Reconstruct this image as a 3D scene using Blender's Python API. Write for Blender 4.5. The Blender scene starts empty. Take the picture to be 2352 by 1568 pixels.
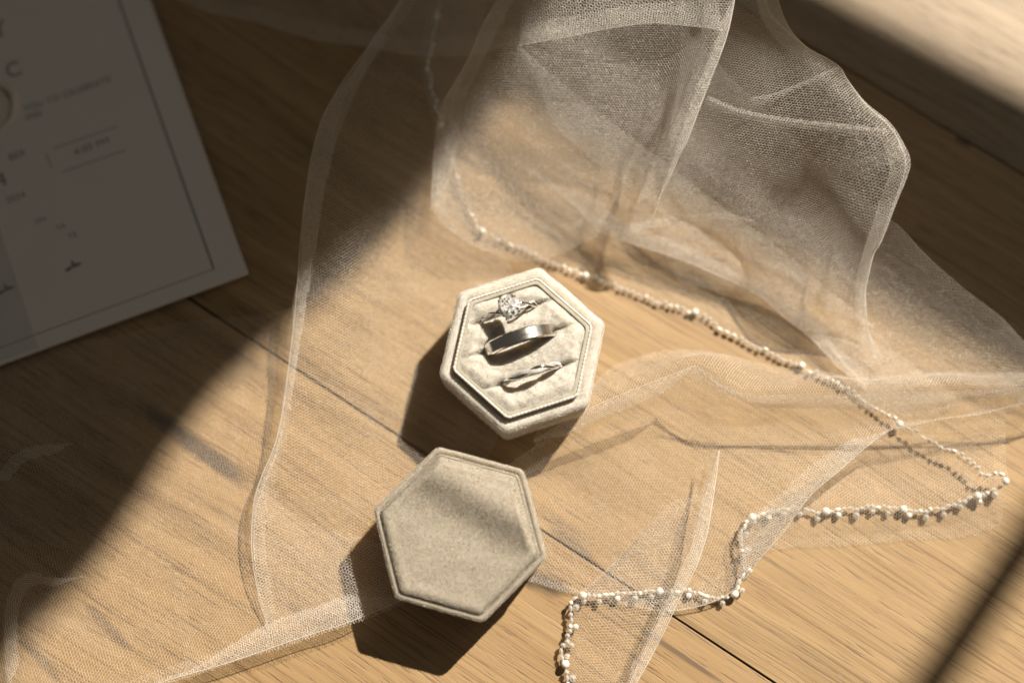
import bpy, bmesh, math, random
import numpy as np
from mathutils import Vector, Matrix, noise as mnoise

random.seed(7); np.random.seed(7)
SC = bpy.context.scene
COL = SC.collection
MM = 0.001
R = math.radians

# ------------------------------------------------------------------ camera
TILT = R(11.5)
LENS, SENSOR = 50.0, 36.0
DIST = 0.462
cam_loc = Vector((0, -DIST*math.sin(TILT), DIST*math.cos(TILT)))
cd = bpy.data.cameras.new('camera'); cam = bpy.data.objects.new('camera', cd); COL.objects.link(cam)
cam.location = cam_loc; cam.rotation_euler = (TILT, 0, 0)
cd.lens = LENS; cd.sensor_width = SENSOR; cd.clip_start = 0.01; cd.clip_end = 60
cd.dof.use_dof = True; cd.dof.focus_distance = 0.4375; cd.dof.aperture_fstop = 2.25
cd.dof.aperture_blades = 9
SC.camera = cam
FWD = Vector((0, math.sin(TILT), -math.cos(TILT))); UPV = Vector((0, math.cos(TILT), math.sin(TILT)))

def at(x, y, z=0.0):
    """point of the place seen at (x, y) of a 2352-wide view, at height z (mm)"""
    k = SENSOR/LENS/2352.0
    d = FWD + Vector((1, 0, 0))*((x-1176)*k) + UPV*(-(y-784)*k)
    t = (z*MM - cam_loc.z)/d.z
    return cam_loc + d*t
def ats(x, y, z=0.0):                      # same for a 2500-wide view
    return at(x*.9408, y*.9408, z)

# ------------------------------------------------------------------ light
SUN_AZ, SUN_EL = R(51.5), R(44.5)
LDIR = Vector((math.cos(SUN_EL)*math.cos(SUN_AZ), math.cos(SUN_EL)*math.sin(SUN_AZ), math.sin(SUN_EL)))
w = bpy.data.worlds.new('World'); SC.world = w; w.use_nodes = True
bg = w.node_tree.nodes['Background']
bg.inputs['Color'].default_value = (1.0, .90, .76, 1); bg.inputs['Strength'].default_value = 0.066
ld = bpy.data.lights.new('window_light', 'SPOT')
ld.energy = 5950; ld.color = (1.0, .90, .76); ld.shadow_soft_size = 0.028
ld.spot_size = R(16); ld.spot_blend = 0.05
lo = bpy.data.objects.new('window_light', ld); COL.objects.link(lo)
LPOS = LDIR*8.0; lo.location = LPOS
lo.rotation_euler = (-LDIR).to_track_quat('-Z', 'Y').to_euler()
# daylight sky seen through the window opening
WD = 1.05
WB = Vector((math.cos(R(-30)), math.sin(R(-30)), 0)); WN = Vector((-WB.y, WB.x, 0))
sd_ = bpy.data.lights.new('sky_light', 'AREA'); sd_.shape = 'RECTANGLE'; sd_.size = 1.5; sd_.size_y = 1.7
sd_.energy = 3.2; sd_.color = (1.0, .97, .92)
so = bpy.data.objects.new('sky_light', sd_); COL.objects.link(so)
so.location = WN*(WD+.25) + WB*.35 + Vector((0, 0, 1.25)); so.rotation_euler = (-WN).to_track_quat('-Z', 'Z').to_euler()
SC.view_settings.view_transform = 'Standard'; SC.view_settings.look = 'None'
SC.view_settings.exposure = 0; SC.view_settings.gamma = 1
SC.cycles.max_bounces = 10; SC.cycles.transmission_bounces = 10; SC.cycles.glossy_bounces = 5
SC.cycles.diffuse_bounces = 6; SC.cycles.transparent_max_bounces = 40
SC.cycles.caustics_reflective = False; SC.cycles.caustics_refractive = False
SC.cycles.sample_clamp_indirect = 4.0; SC.cycles.use_denoising = True; SC.cycles.denoising_input_passes = 'RGB_ALBEDO_NORMAL'; SC.cycles.denoising_prefilter = 'ACCURATE'

# ------------------------------------------------------------------ helpers
def tag(o, label=None, cat=None, kind=None, group=None):
    if label: o['label'] = label
    if cat: o['category'] = cat
    if kind: o['kind'] = kind
    if group: o['group'] = group
    return o
def empty(name, loc=(0, 0, 0), rz=0.0):
    o = bpy.data.objects.new(name, None); COL.objects.link(o)
    o.location = loc; o.rotation_euler = (0, 0, rz); o.empty_display_size = .005
    return o
def mesh_obj(name, me, mat, parent=None):
    o = bpy.data.objects.new(name, me); COL.objects.link(o)
    if mat is not None and not me.materials: me.materials.append(mat)
    if parent: o.parent = parent
    return o
def from_py(name, v, f, mat, parent=None, smooth=True):
    me = bpy.data.meshes.new(name); me.from_pydata([tuple(p) for p in v], [], f); me.update()
    if smooth: me.polygons.foreach_set('use_smooth', [True]*len(me.polygons))
    return mesh_obj(name, me, mat, parent)
def from_bm(name, bm, mat, parent=None, smooth=True):
    bmesh.ops.recalc_face_normals(bm, faces=bm.faces)
    me = bpy.data.meshes.new(name); bm.to_mesh(me); bm.free()
    if smooth: me.polygons.foreach_set('use_smooth', [True]*len(me.polygons))
    return mesh_obj(name, me, mat, parent)
def crom(P, n):
    """Catmull-Rom through P (k,3), resampled evenly to n points"""
    P = np.asarray(P, float)
    if len(P) == 2:
        t = np.linspace(0, 1, n)[:, None]; return P[0]*(1-t)+P[1]*t
    E = np.vstack([2*P[0]-P[1], P, 2*P[-1]-P[-2]])
    out = []
    for i in range(len(P)-1):
        p0, p1, p2, p3 = E[i:i+4]
        for t in np.linspace(0, 1, 24, endpoint=False):
            out.append(.5*((2*p1)+(-p0+p2)*t+(2*p0-5*p1+4*p2-p3)*t*t+(-p0+3*p1-3*p2+p3)*t**3))
    out.append(P[-1]); out = np.array(out)
    s = np.r_[0, np.cumsum(np.linalg.norm(np.diff(out, axis=0), axis=1))]
    q = np.linspace(0, s[-1], n)
    return np.stack([np.interp(q, s, out[:, k]) for k in range(3)], 1)
def tube(name, pts, rad, mat, parent=None, seg=8, closed=False, radfn=None):
    pts = [Vector(p) for p in pts]; n = len(pts); V = []; F = []
    up = Vector((0, 0, 1))
    for i, p in enumerate(pts):
        a = pts[(i-1) % n] if (closed or i > 0) else p
        b = pts[(i+1) % n] if (closed or i < n-1) else p
        t = (b-a).normalized(); s = t.cross(up)
        if s.length < 1e-4: s = t.cross(Vector((1, 0, 0)))
        s.normalize(); u = s.cross(t)
        r = radfn(i/n) if radfn else rad
        for k in range(seg):
            c = 2*math.pi*k/seg
            V.append(p + s*(r*math.cos(c)) + u*(r*math.sin(c)))
    for i in range(n if closed else n-1):
        j = (i+1) % n
        for k in range(seg):
            l = (k+1) % seg
            F.append((i*seg+k, i*seg+l, j*seg+l, j*seg+k))
    if not closed:
        F.append(tuple(range(seg-1, -1, -1))); F.append(tuple((n-1)*seg+k for k in range(seg)))
    return from_py(name, V, F, mat, parent)

# node helper
class NT:
    def __init__(s, name):
        s.m = bpy.data.materials.new(name); s.m.use_nodes = True; s.t = s.m.node_tree
        s.t.nodes.clear(); s.out = s.n('ShaderNodeOutputMaterial')
    def n(s, typ, **kw):
        nd = s.t.nodes.new(typ)
        for k, v in kw.items():
            if k.startswith('_'): nd.inputs[k[1:].replace('_', ' ')].default_value = v
            else: setattr(nd, k, v)
        return nd
    def l(s, a, ao, b, bi): s.t.links.new(a.outputs[ao], b.inputs[bi])
    def math(s, op, a, b=None, clamp=False):
        nd = s.n('ShaderNodeMath', operation=op); nd.use_clamp = clamp
        for i, v in enumerate((a, b)):
            if v is None: continue
            if isinstance(v, (int, float)): nd.inputs[i].default_value = v
            else: s.t.links.new(v, nd.inputs[i])
        return nd.outputs[0]
    def mix(s, fac, a, b, blend='MIX'):
        nd = s.n('ShaderNodeMix', data_type='RGBA', blend_type=blend)
        for i, v in ((0, fac), (6, a), (7, b)):
            if isinstance(v, (int, float)): nd.inputs[i].default_value = v
            elif isinstance(v, tuple): nd.inputs[i].default_value = (*v, 1)
            else: s.t.links.new(v, nd.inputs[i])
        return nd.outputs[2]
    def ramp(s, fac, stops):
        nd = s.n('ShaderNodeValToRGB'); cr = nd.color_ramp
        while len(cr.elements) < len(stops): cr.elements.new(.5)
        for e, (p, c) in zip(cr.elements, stops):
            e.position = p; e.color = (*c, 1) if isinstance(c, tuple) else (c, c, c, 1)
        s.t.links.new(fac, nd.inputs[0]); return nd.outputs[0]
    def noise(s, vec, scale, detail=4, rough=.55, dist=0.0):
        nd = s.n('ShaderNodeTexNoise'); nd.inputs['Scale'].default_value = scale
        nd.inputs['Detail'].default_value = detail; nd.inputs['Roughness'].default_value = rough
        nd.inputs['Distortion'].default_value = dist
        s.t.links.new(vec, nd.inputs['Vector']); return nd.outputs['Fac']
    def mapping(s, vec, scale=(1, 1, 1), loc=(0, 0, 0), rot=(0, 0, 0)):
        nd = s.n('ShaderNodeMapping'); nd.inputs['Scale'].default_value = scale
        nd.inputs['Location'].default_value = loc; nd.inputs['Rotation'].default_value = rot
        s.t.links.new(vec, nd.inputs['Vector']); return nd.outputs[0]
    def bump(s, h, strength, dist):
        nd = s.n('ShaderNodeBump'); nd.inputs['Strength'].default_value = strength
        nd.inputs['Distance'].default_value = dist; s.t.links.new(h, nd.inputs['Height']); return nd.outputs[0]
    def principled(s, **kw):
        nd = s.n('ShaderNodeBsdfPrincipled')
        for k, v in kw.items():
            i = nd.inputs[k]
            if hasattr(v, 'links') or isinstance(v, bpy.types.NodeSocket): s.t.links.new(v, i)
            elif isinstance(v, tuple): i.default_value = (*v, 1) if len(v) == 3 and i.type == 'RGBA' else v
            else: i.default_value = v
        return nd
    def done(s, nd, o=0): s.t.links.new(nd.outputs[o], s.out.inputs[0]); return s.m

# ------------------------------------------------------------------ materials
def wood_material(stains_and_shadows):
    T = NT('oak'); tc = T.n('ShaderNodeTexCoord').outputs['Object']
    oi = T.n('ShaderNodeObjectInfo').outputs['Random']
    cmb = T.n('ShaderNodeCombineXYZ'); T.t.links.new(T.math('MULTIPLY', oi, 37.0), cmb.inputs[0]); T.t.links.new(T.math('MULTIPLY', oi, 11.0), cmb.inputs[2])
    add = T.n('ShaderNodeVectorMath', operation='ADD'); T.t.links.new(tc, add.inputs[0]); T.t.links.new(cmb.outputs[0], add.inputs[1])
    v = add.outputs[0]
    # slow waver of the grain lines
    wav = T.noise(T.mapping(v, (6, 14, 1)), 1.0, 2)
    wv = T.n('ShaderNodeCombineXYZ'); T.t.links.new(T.math('MULTIPLY', T.math('SUBTRACT', wav, .5), .012), wv.inputs[1])
    ad2 = T.n('ShaderNodeVectorMath', operation='ADD'); T.t.links.new(v, ad2.inputs[0]); T.t.links.new(wv.outputs[0], ad2.inputs[1])
    g = ad2.outputs[0]
    broad = T.noise(T.mapping(g, (4.5, 62, 1)), 1.0, 5, .66)
    mid = T.noise(T.mapping(g, (11, 330, 1)), 1.0, 5, .68)
    fine = T.noise(T.mapping(g, (34, 1300, 1)), 1.0, 4, .65)
    pore = T.noise(T.mapping(g, (80, 1350, 3)), 1.0, 3, .55)
    c = T.ramp(broad, [(.27, (.205, .132, .064)), (.42, (.360, .243, .125)), (.56, (.430, .298, .160)), (.70, (.335, .222, .113)), (.82, (.230, .149, .074))])
    c = T.mix(T.math('MULTIPLY', T.ramp(mid, [(.40, 0.0), (.62, 1.0)]), .34), c, (.250, .160, .080))
    c = T.mix(T.math('MULTIPLY', T.ramp(fine, [(.42, 1.0), (.58, 0.0)]), .30), c, (.50, .33, .165))
    pm = T.math('MULTIPLY', T.ramp(pore, [(.57, 0.0), (.66, 1.0)]), T.ramp(broad, [(.35, 1.0), (.65, .45)]))
    c = T.mix(T.math('MULTIPLY', pm, .62), c, (.085, .050, .026))
    lin = T.noise(T.mapping(g, (13, 1700, 1), (5, 2, 0)), 1.0, 2, .5)
    c = T.mix(T.math('MULTIPLY', T.ramp(lin, [(.585, 0.0), (.64, 1.0)]), .55), c, (.150, .092, .045))
    # dark mineral streaks that belong to the wood
    st = T.noise(T.mapping(g, (2.2, 38, 1), (3.1, 1.7, 0)), 1.0, 3, .5)
    c = T.mix(T.math('MULTIPLY', T.ramp(st, [(.66, 0.0), (.78, 1.0)]), .55), c, (.13, .088, .055))
    c = T.mix(1.0, c, T.n('ShaderNodeObjectInfo').outputs['Color'], 'MULTIPLY')
    geo = T.n('ShaderNodeNewGeometry').outputs['Position']
    for (p0, ang_, hl, hw, stg) in stains_and_shadows:  # wood marks, plus cast-shadow streaks painted into the board colour
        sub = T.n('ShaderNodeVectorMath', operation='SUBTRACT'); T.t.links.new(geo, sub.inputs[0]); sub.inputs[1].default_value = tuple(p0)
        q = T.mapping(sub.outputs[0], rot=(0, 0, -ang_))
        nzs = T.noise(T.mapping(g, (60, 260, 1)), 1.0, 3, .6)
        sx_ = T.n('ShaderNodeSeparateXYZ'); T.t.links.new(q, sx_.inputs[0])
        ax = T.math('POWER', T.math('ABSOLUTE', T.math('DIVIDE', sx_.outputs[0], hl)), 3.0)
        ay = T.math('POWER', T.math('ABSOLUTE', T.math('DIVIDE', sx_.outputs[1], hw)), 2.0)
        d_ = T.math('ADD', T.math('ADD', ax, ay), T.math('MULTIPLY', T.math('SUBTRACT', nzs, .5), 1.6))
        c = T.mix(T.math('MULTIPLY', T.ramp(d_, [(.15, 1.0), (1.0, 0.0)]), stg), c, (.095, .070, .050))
    h = T.math('ADD', T.math('MULTIPLY', fine, .5), T.math('MULTIPLY', T.math('SUBTRACT', 1.0, pm), 1.0))
    rough = T.ramp(mid, [(.3, .42), (.7, .55)])
    p = T.principled(**{'Base Color': c, 'Roughness': rough, 'Specular IOR Level': .3, 'Normal': T.bump(h, .35, .00025),
                        'Coat Weight': .22, 'Coat Roughness': .45})
    return T.done(p)
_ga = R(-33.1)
OAK = wood_material([(ats(480, 1090), R(-36), .027, .0032, .88), (ats(1330, 1425), R(-20), .009, .0042, .85), (ats(1400, 1330), R(-38), .010, .0022, .5),  # long streak and seam patch are painted shadows; the oval a dark mark
                     (ats(1650, 1590), _ga, .020, .0009, .7), (ats(2350, 345), R(-28), .0035, .0015, .8), (ats(265, 1532), R(-44), .012, .0020, .5), (ats(100, 1610), R(-44), .010, .0020, .5)])  # crack and small spot in the wood, then two painted fold shadows

def simple(name, color, rough=.5, spec=.5, metal=0.0, **kw):
    T = NT(name); tc = T.n('ShaderNodeTexCoord').outputs['Object']
    nz = T.noise(tc, kw.pop('nscale', 120), 4)
    var = kw.pop('var', .08); bmp = kw.pop('bmp', .15); bd = kw.pop('bd', .0002)
    c = T.mix(nz, tuple(max(0, x*(1-var)) for x in color), tuple(min(1, x*(1+var)) for x in color))
    d = {'Base Color': c, 'Roughness': rough, 'Specular IOR Level': spec, 'Metallic': metal}
    if bmp: d['Normal'] = T.bump(T.noise(tc, kw.pop('bscale', 900), 3), bmp, bd)
    d.update({k: v for k, v in kw.items() if k[0].isupper()})
    return T.done(T.principled(**d))

def velvet(name, c_lo, c_hi, crush, sss):
    T = NT(name); tc = T.n('ShaderNodeTexCoord').outputs['Object']
    patch = T.noise(tc, 170, 3, .6, .6)
    blot = T.noise(tc, 520, 4, .65)
    c = T.mix(T.ramp(T.math('ADD', T.math('MULTIPLY', patch, .55), T.math('MULTIPLY', blot, .45)), [(.38, 0.0), (.62, 1.0)]), c_lo, c_hi)
    h = T.math('ADD', T.math('MULTIPLY', patch, 1.0*crush), T.math('MULTIPLY', blot, .4*crush))
    p = T.principled(**{'Base Color': c, 'Roughness': .9, 'Specular IOR Level': .1, 'Normal': T.bump(h, .6, .0010),
                        'Sheen Weight': .5, 'Sheen Roughness': .35, 'Sheen Tint': (.95, .92, .85),
                        'Subsurface Weight': sss, 'Subsurface Radius': (1.0, .76, .56), 'Subsurface Scale': .0035})
    return T.done(p)
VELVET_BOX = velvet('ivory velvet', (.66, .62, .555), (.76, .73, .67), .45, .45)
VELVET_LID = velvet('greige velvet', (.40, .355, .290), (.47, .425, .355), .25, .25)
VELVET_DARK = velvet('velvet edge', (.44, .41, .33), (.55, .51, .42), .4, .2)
def pile_material(name, col):
    T = NT(name)
    d = T.n('ShaderNodeBsdfDiffuse'); tr = T.n('ShaderNodeBsdfTranslucent'); gl = T.n('ShaderNodeBsdfGlossy')
    rnd = T.n('ShaderNodeTexCoord').outputs['Object']; nz = T.noise(rnd, 2600, 1)
    c = T.mix(T.ramp(nz, [(.35, 0.0), (.65, 1.0)]), tuple(x*.86 for x in col), tuple(min(1, x*1.12) for x in col))
    T.t.links.new(c, d.inputs['Color']); T.t.links.new(c, tr.inputs['Color'])
    gl.inputs['Roughness'].default_value = .38; gl.inputs['Color'].default_value = (.9, .87, .80, 1)
    m = T.n('ShaderNodeMixShader'); m.inputs[0].default_value = .35; m2 = T.n('ShaderNodeMixShader'); m2.inputs[0].default_value = .16
    T.l(d, 0, m, 1); T.l(tr, 0, m, 2); T.l(m, 0, m2, 1); T.l(gl, 0, m2, 2); return T.done(m2)
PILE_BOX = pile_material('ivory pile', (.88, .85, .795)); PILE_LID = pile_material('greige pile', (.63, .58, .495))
def metal_material(name, col, rough, brushed=False):
    T = NT(name); tc = T.n('ShaderNodeTexCoord').outputs['Object']
    sc = T.noise(T.mapping(tc, (900, 9000, 900)) if brushed else tc, 1.0 if brushed else 1200, 3)
    d = {'Base Color': col, 'Metallic': 1.0, 'Roughness': T.ramp(sc, [(.3, max(.02, rough-.06)), (.7, rough+.06)])}
    if brushed: d['Normal'] = T.bump(sc, .12, .00005)
    return T.done(T.principled(**d))
GOLD = metal_material('white gold', (.80, .775, .72), .10)
GOLD_BRUSHED = metal_material('brushed white gold', (.74, .72, .67), .20, True)

def gem(name, dif, rgh):
    T = NT(name)
    gl = T.n('ShaderNodeBsdfGlossy'); gl.inputs['Roughness'].default_value = rgh; gl.inputs['Color'].default_value = (.95, .95, .93, 1)
    df = T.n('ShaderNodeBsdfDiffuse'); df.inputs['Color'].default_value = (.88, .87, .84, 1)
    m = T.n('ShaderNodeMixShader'); m.inputs[0].default_value = dif
    T.l(gl, 0, m, 1); T.l(df, 0, m, 2)
    tp = T.n('ShaderNodeBsdfTransparent'); m2 = T.n('ShaderNodeMixShader'); m2.inputs[0].default_value = .14
    T.l(m, 0, m2, 1); T.l(tp, 0, m2, 2); return T.done(m2)
DIAMOND = gem('diamond', .42, .07)
FACET_BRIGHT = gem('painted bright facet', .85, .10); FACET_DARK = gem('painted dark facet', .03, .05)  # facet tones paint in the stone's internal reflections

def tulle_material():
    T = NT('tulle thread')
    d = T.n('ShaderNodeBsdfDiffuse'); d.inputs['Color'].default_value = (.97, .95, .91, 1)
    tr = T.n('ShaderNodeBsdfTranslucent'); tr.inputs['Color'].default_value = (.97, .95, .91, 1)
    gl = T.n('ShaderNodeBsdfGlossy'); gl.inputs['Roughness'].default_value = .45; gl.inputs['Color'].default_value = (1, .98, .93, 1)
    tp = T.n('ShaderNodeBsdfTransparent')
    m1 = T.n('ShaderNodeMixShader'); m1.inputs[0].default_value = .42
    m2 = T.n('ShaderNodeMixShader'); m2.inputs[0].default_value = .04
    m3 = T.n('ShaderNodeMixShader'); m3.inputs[0].default_value = .22
    T.l(d, 0, m1, 1); T.l(tr, 0, m1, 2); T.l(m1, 0, m2, 1); T.l(gl, 0, m2, 2); T.l(m2, 0, m3, 1); T.l(tp, 0, m3, 2)
    return T.done(m3)
TULLE = tulle_material()
PEARL = simple('pearl', (.80, .77, .70), .16, .6, var=.04, bmp=0, **{'Coat Weight': .5, 'Coat Roughness': .05})
def crystal():
    T = NT('crystal bead')
    d = T.n('ShaderNodeBsdfDiffuse'); d.inputs['Color'].default_value = (.92, .90, .85, 1)
    tr = T.n('ShaderNodeBsdfTransparent'); tr.inputs['Color'].default_value = (.97, .95, .91, 1)
    gl = T.n('ShaderNodeBsdfGlossy'); gl.inputs['Roughness'].default_value = .07
    m = T.n('ShaderNodeMixShader'); m.inputs[0].default_value = .50
    m3 = T.n('ShaderNodeMixShader'); m3.inputs[0].default_value = .22
    T.l(d, 0, m, 1); T.l(tr, 0, m, 2); T.l(m, 0, m3, 1); T.l(gl, 0, m3, 2)
    return T.done(m3)
CRYSTAL = crystal()
PAPER = simple('cotton card', (.84, .80, .74), .75, .25, var=.03, bmp=.25, bd=.0001, nscale=60)
ENVELOPE = simple('envelope paper', (.78, .73, .68), .75, .25, var=.03, bmp=.25, bd=.0001, nscale=60)
INK = simple('green grey ink', (.25, .265, .23), .7, .2, var=.1, bmp=0)
SEAL = simple('ivory wax', (.80, .73, .63), .28, .5, var=.06, bmp=.2, bd=.0006, bscale=260)
SEAL_GOLD = simple('gold rim', (.50, .36, .14), .30, .5, metal=.8, var=.1, bmp=0)
def vellum():
    T = NT('vellum')
    p = T.principled(**{'Base Color': (.70, .70, .67), 'Roughness': .5})
    tr = T.n('ShaderNodeBsdfTransparent'); m = T.n('ShaderNodeMixShader'); m.inputs[0].default_value = .16
    T.l(tr, 0, m, 1); T.l(p, 0, m, 2); return T.done(m)
VELLUM = vellum()
PLASTER = simple('wall paint', (.55, .52, .47), .8, .2, nscale=6, bmp=.1)
PAINT = simple('window paint', (.60, .58, .53), .45, .4, nscale=12, bmp=.05)
SUBFLOOR = simple('dark joint', (.07, .045, .028), .9, .1, bmp=0)

# ------------------------------------------------------------------ floor of oak planks
g1a, g1b = at(470, 690), at(1750, 1568)
g2a, g2b = at(1930, 160), at(2352, 390)
gdir = (g1b-g1a).normalized(); gdir2 = (g2b-g2a).normalized()
gdir = (gdir*2 + gdir2).normalized(); GA = math.atan2(gdir.y, gdir.x)
gn = Vector((-gdir.y, gdir.x, 0))
o1 = ((g1a+g1b)/2).dot(gn); o2 = ((g2a+g2b)/2).dot(gn); PW = o2-o1
floor = from_py('floor', [(-2, -2, -.013), (2, -2, -.013), (2, 2, -.013), (-2, 2, -.013)], [(0, 1, 2, 3)], SUBFLOOR, smooth=False)
tag(floor, kind='structure', label='light oak plank floor running diagonally under everything')
def plank_mesh(L, W, T_=.012, b=.00018):
    bm = bmesh.new(); bmesh.ops.create_cube(bm, size=1)
    for v in bm.verts: v.co = Vector((v.co.x*L, v.co.y*W, v.co.z*T_ - T_/2))
    bmesh.ops.bevel(bm, geom=[e for e in bm.edges if all(v.co.z > -T_*.5 for v in e.verts)], offset=b, segments=2, affect='EDGES', profile=.6)
    me = bpy.data.meshes.new('plank'); bm.to_mesh(me); bm.free(); return me
GAP = .0007
for k in range(-4, 4):
    c = o1 + (k+.5)*PW
    offs = [(-.93, 1.25), (.33, 1.25)] if k % 2 else [(-.63, 1.6), (1.0, 1.6)]
    if k in (-1, 0): offs = [(.05, 1.9)]
    for sx, L in offs:
        me = plank_mesh(L-GAP, abs(PW)-GAP)
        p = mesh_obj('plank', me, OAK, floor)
        p.location = gdir*sx + gn*c; p.location.z = random.uniform(-.0002, .0001); p.rotation_euler = (0, 0, GA)
        p.color = {0: (1, 1, 1, 1), -1: (1.0, .98, .96, 1), 1: (.86, .94, 1.12, 1)}.get(k, (.9, .88, .86, 1))

# ------------------------------------------------------------------ window wall (stands beside the floor, shapes the light)
def onwall(p):
    d = (LPOS-p).normalized(); t = (WD - p.dot(WN))/d.dot(WN); q = p + d*t
    return q.dot(WB), q.z
wall = empty('window_wall', WN*WD, R(-30)); tag(wall, kind='structure')
def wbox(name, a0, a1, z0, z1, d0, d1, mat):
    bm = bmesh.new(); bmesh.ops.create_cube(bm, size=1)
    for v in bm.verts: v.co = Vector(((a0+a1)/2+v.co.x*(a1-a0), (d0+d1)/2+v.co.y*(d1-d0), (z0+z1)/2+v.co.z*(z1-z0)))
    bmesh.ops.bevel(bm, geom=bm.edges[:], offset=.002, segments=2, affect='EDGES')
    return from_bm(name, bm, mat, wall, smooth=False)
la = [onwall(at(*p))[0] for p in ((255, 1147), (690, 640), (1000, 296))]
jamb = sum(la)/3
mu = [onwall(at(*p))[0] for p in ((2335, 1285), (2215, 1450))]; mun = sum(mu)/2
rail_top = sum(onwall(at(*p))[1] for p in ((1560, 360), (1850, 520), (2300, 770)))/3
rail_bot = sum(onwall(at(*p))[1] for p in ((1900, 20), (2150, 130), (2330, 235)))/3 + .006
wbox('plaster', jamb-1.6, jamb-.05, 0, 2.7, -.06, .06, PLASTER)
wbox('jamb', jamb-.05, jamb-.02, .15, 2.6, -.03, .03, PAINT)
wbox('plaster', jamb-.05, jamb+1.5, 0, .3, -.06, .06, PLASTER)
wbox('sash_rail', jamb, jamb+1.4, rail_bot, rail_top, -.012, .012, PAINT)
wbox('muntin', mun-.0045, mun+.0045, rail_top, 2.6, -.006, .006, PAINT)
wbox('jamb', jamb+1.4, jamb+1.5, .3, 2.6, -.03, .03, PAINT)
V = []; F = []; nz_ = 140  # unseen wavy sheet, added to break and taper the left shadow edge
for i in range(nz_+1):
    z = .2+2.3*i/nz_
    e = -.011*min(1, max(0, (z-1.12)/.07))+.003*math.sin(z*9+1)+.003*math.sin(z*23+.5)+.0025*math.sin(z*61)
    for k in range(16):
        f = k/15; V.append((jamb-.16+(.155+e)*f, -.075+.018*math.sin(f*17+z*.6), z))
for i in range(nz_):
    for k in range(15): F.append((i*16+k, i*16+k+1, (i+1)*16+k+1, (i+1)*16+k))
cu_ = from_py('shadow_edge_sheet', V, F, PLASTER, wall); md_ = cu_.modifiers.new('thickness', 'SOLIDIFY'); md_.thickness = .001
print('WINDOW', jamb, mu, rail_bot, rail_top, 'GA', math.degrees(GA), 'PW', PW)

# ------------------------------------------------------------------ hexagon helpers
def hexloop(Rc, rr, ang, nc=5, ne=9):
    pts = []
    cs = [Vector((math.cos(ang+k*math.pi/3), math.sin(ang+k*math.pi/3)))*Rc for k in range(6)]
    for k in range(6):
        c = cs[k]; d = c.normalized()
        cen = d*(Rc - rr/math.cos(R(30)))
        a0 = math.atan2(d.y, d.x) - R(30)
        arc = [cen + Vector((math.cos(a0+R(60)*i/(nc-1)), math.sin(a0+R(60)*i/(nc-1))))*rr for i in range(nc)]
        nxt = cs[(k+1) % 6]; dn = nxt.normalized(); cn = dn*(Rc - rr/math.cos(R(30)))
        b0 = math.atan2(dn.y, dn.x) - R(30)
        e1 = cn + Vector((math.cos(b0), math.sin(b0)))*rr
        pts += arc
        pts += [arc[-1].lerp(e1, i/(ne+1)) for i in range(1, ne+1)]
    return pts
def hexprofile(name, prof, ang, mat, parent, cap_top=False, cap_bot=False, wob=.00012, seed=0):
    """prof: list of (circumradius mm, corner radius mm, z mm)"""
    V = []; F = []; n = None
    for (Rc, rr, z) in prof:
        L = hexloop(Rc*MM, rr*MM, ang); n = len(L)
        for q in L:
            nz = mnoise.noise(Vector((q.x*170, q.y*170, z*.25+seed)))*wob
            k = 1+nz/(Rc*MM); V.append((q.x*k, q.y*k, z*MM+nz*.6))
    for i in range(len(prof)-1):
        for k in range(n):
            l = (k+1) % n; F.append((i*n+k, i*n+l, (i+1)*n+l, (i+1)*n+k))
    if cap_top: F.append(tuple((len(prof)-1)*n+k for k in range(n)))
    if cap_bot: F.append(tuple(range(n-1, -1, -1)))
    return from_py(name, V, F, mat, parent)
def hexpad(name, Rc, rr, ang, zfn, mat, parent, rings=64, sub=3):
    L0 = hexloop(Rc*MM, rr*MM, ang)
    L = []
    for i in range(len(L0)):
        a, b = L0[i], L0[(i+1) % len(L0)]
        L += [a.lerp(b, j/sub) for j in range(sub)]
    n = len(L); V = [(0, 0, zfn(0, 0, 0)*MM)]; F = []
    for r in range(1, rings+1):
        u = (r/rings)**.8
        for q in L:
            x, y = q.x*u/MM, q.y*u/MM; V.append((q.x*u, q.y*u, zfn(x, y, u)*MM))
    for k in range(n): F.append((0, 1+k, 1+(k+1) % n))
    for r in range(1, rings):
        a, b = 1+(r-1)*n, 1+r*n
        for k in range(n):
            l = (k+1) % n; F.append((a+k, b+k, b+l, a+l))
    return from_py(name, V, F, mat, parent)
def sst(a, b, x):
    t = min(1, max(0, (x-a)/(b-a))); return t*t*(3-2*t)

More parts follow.
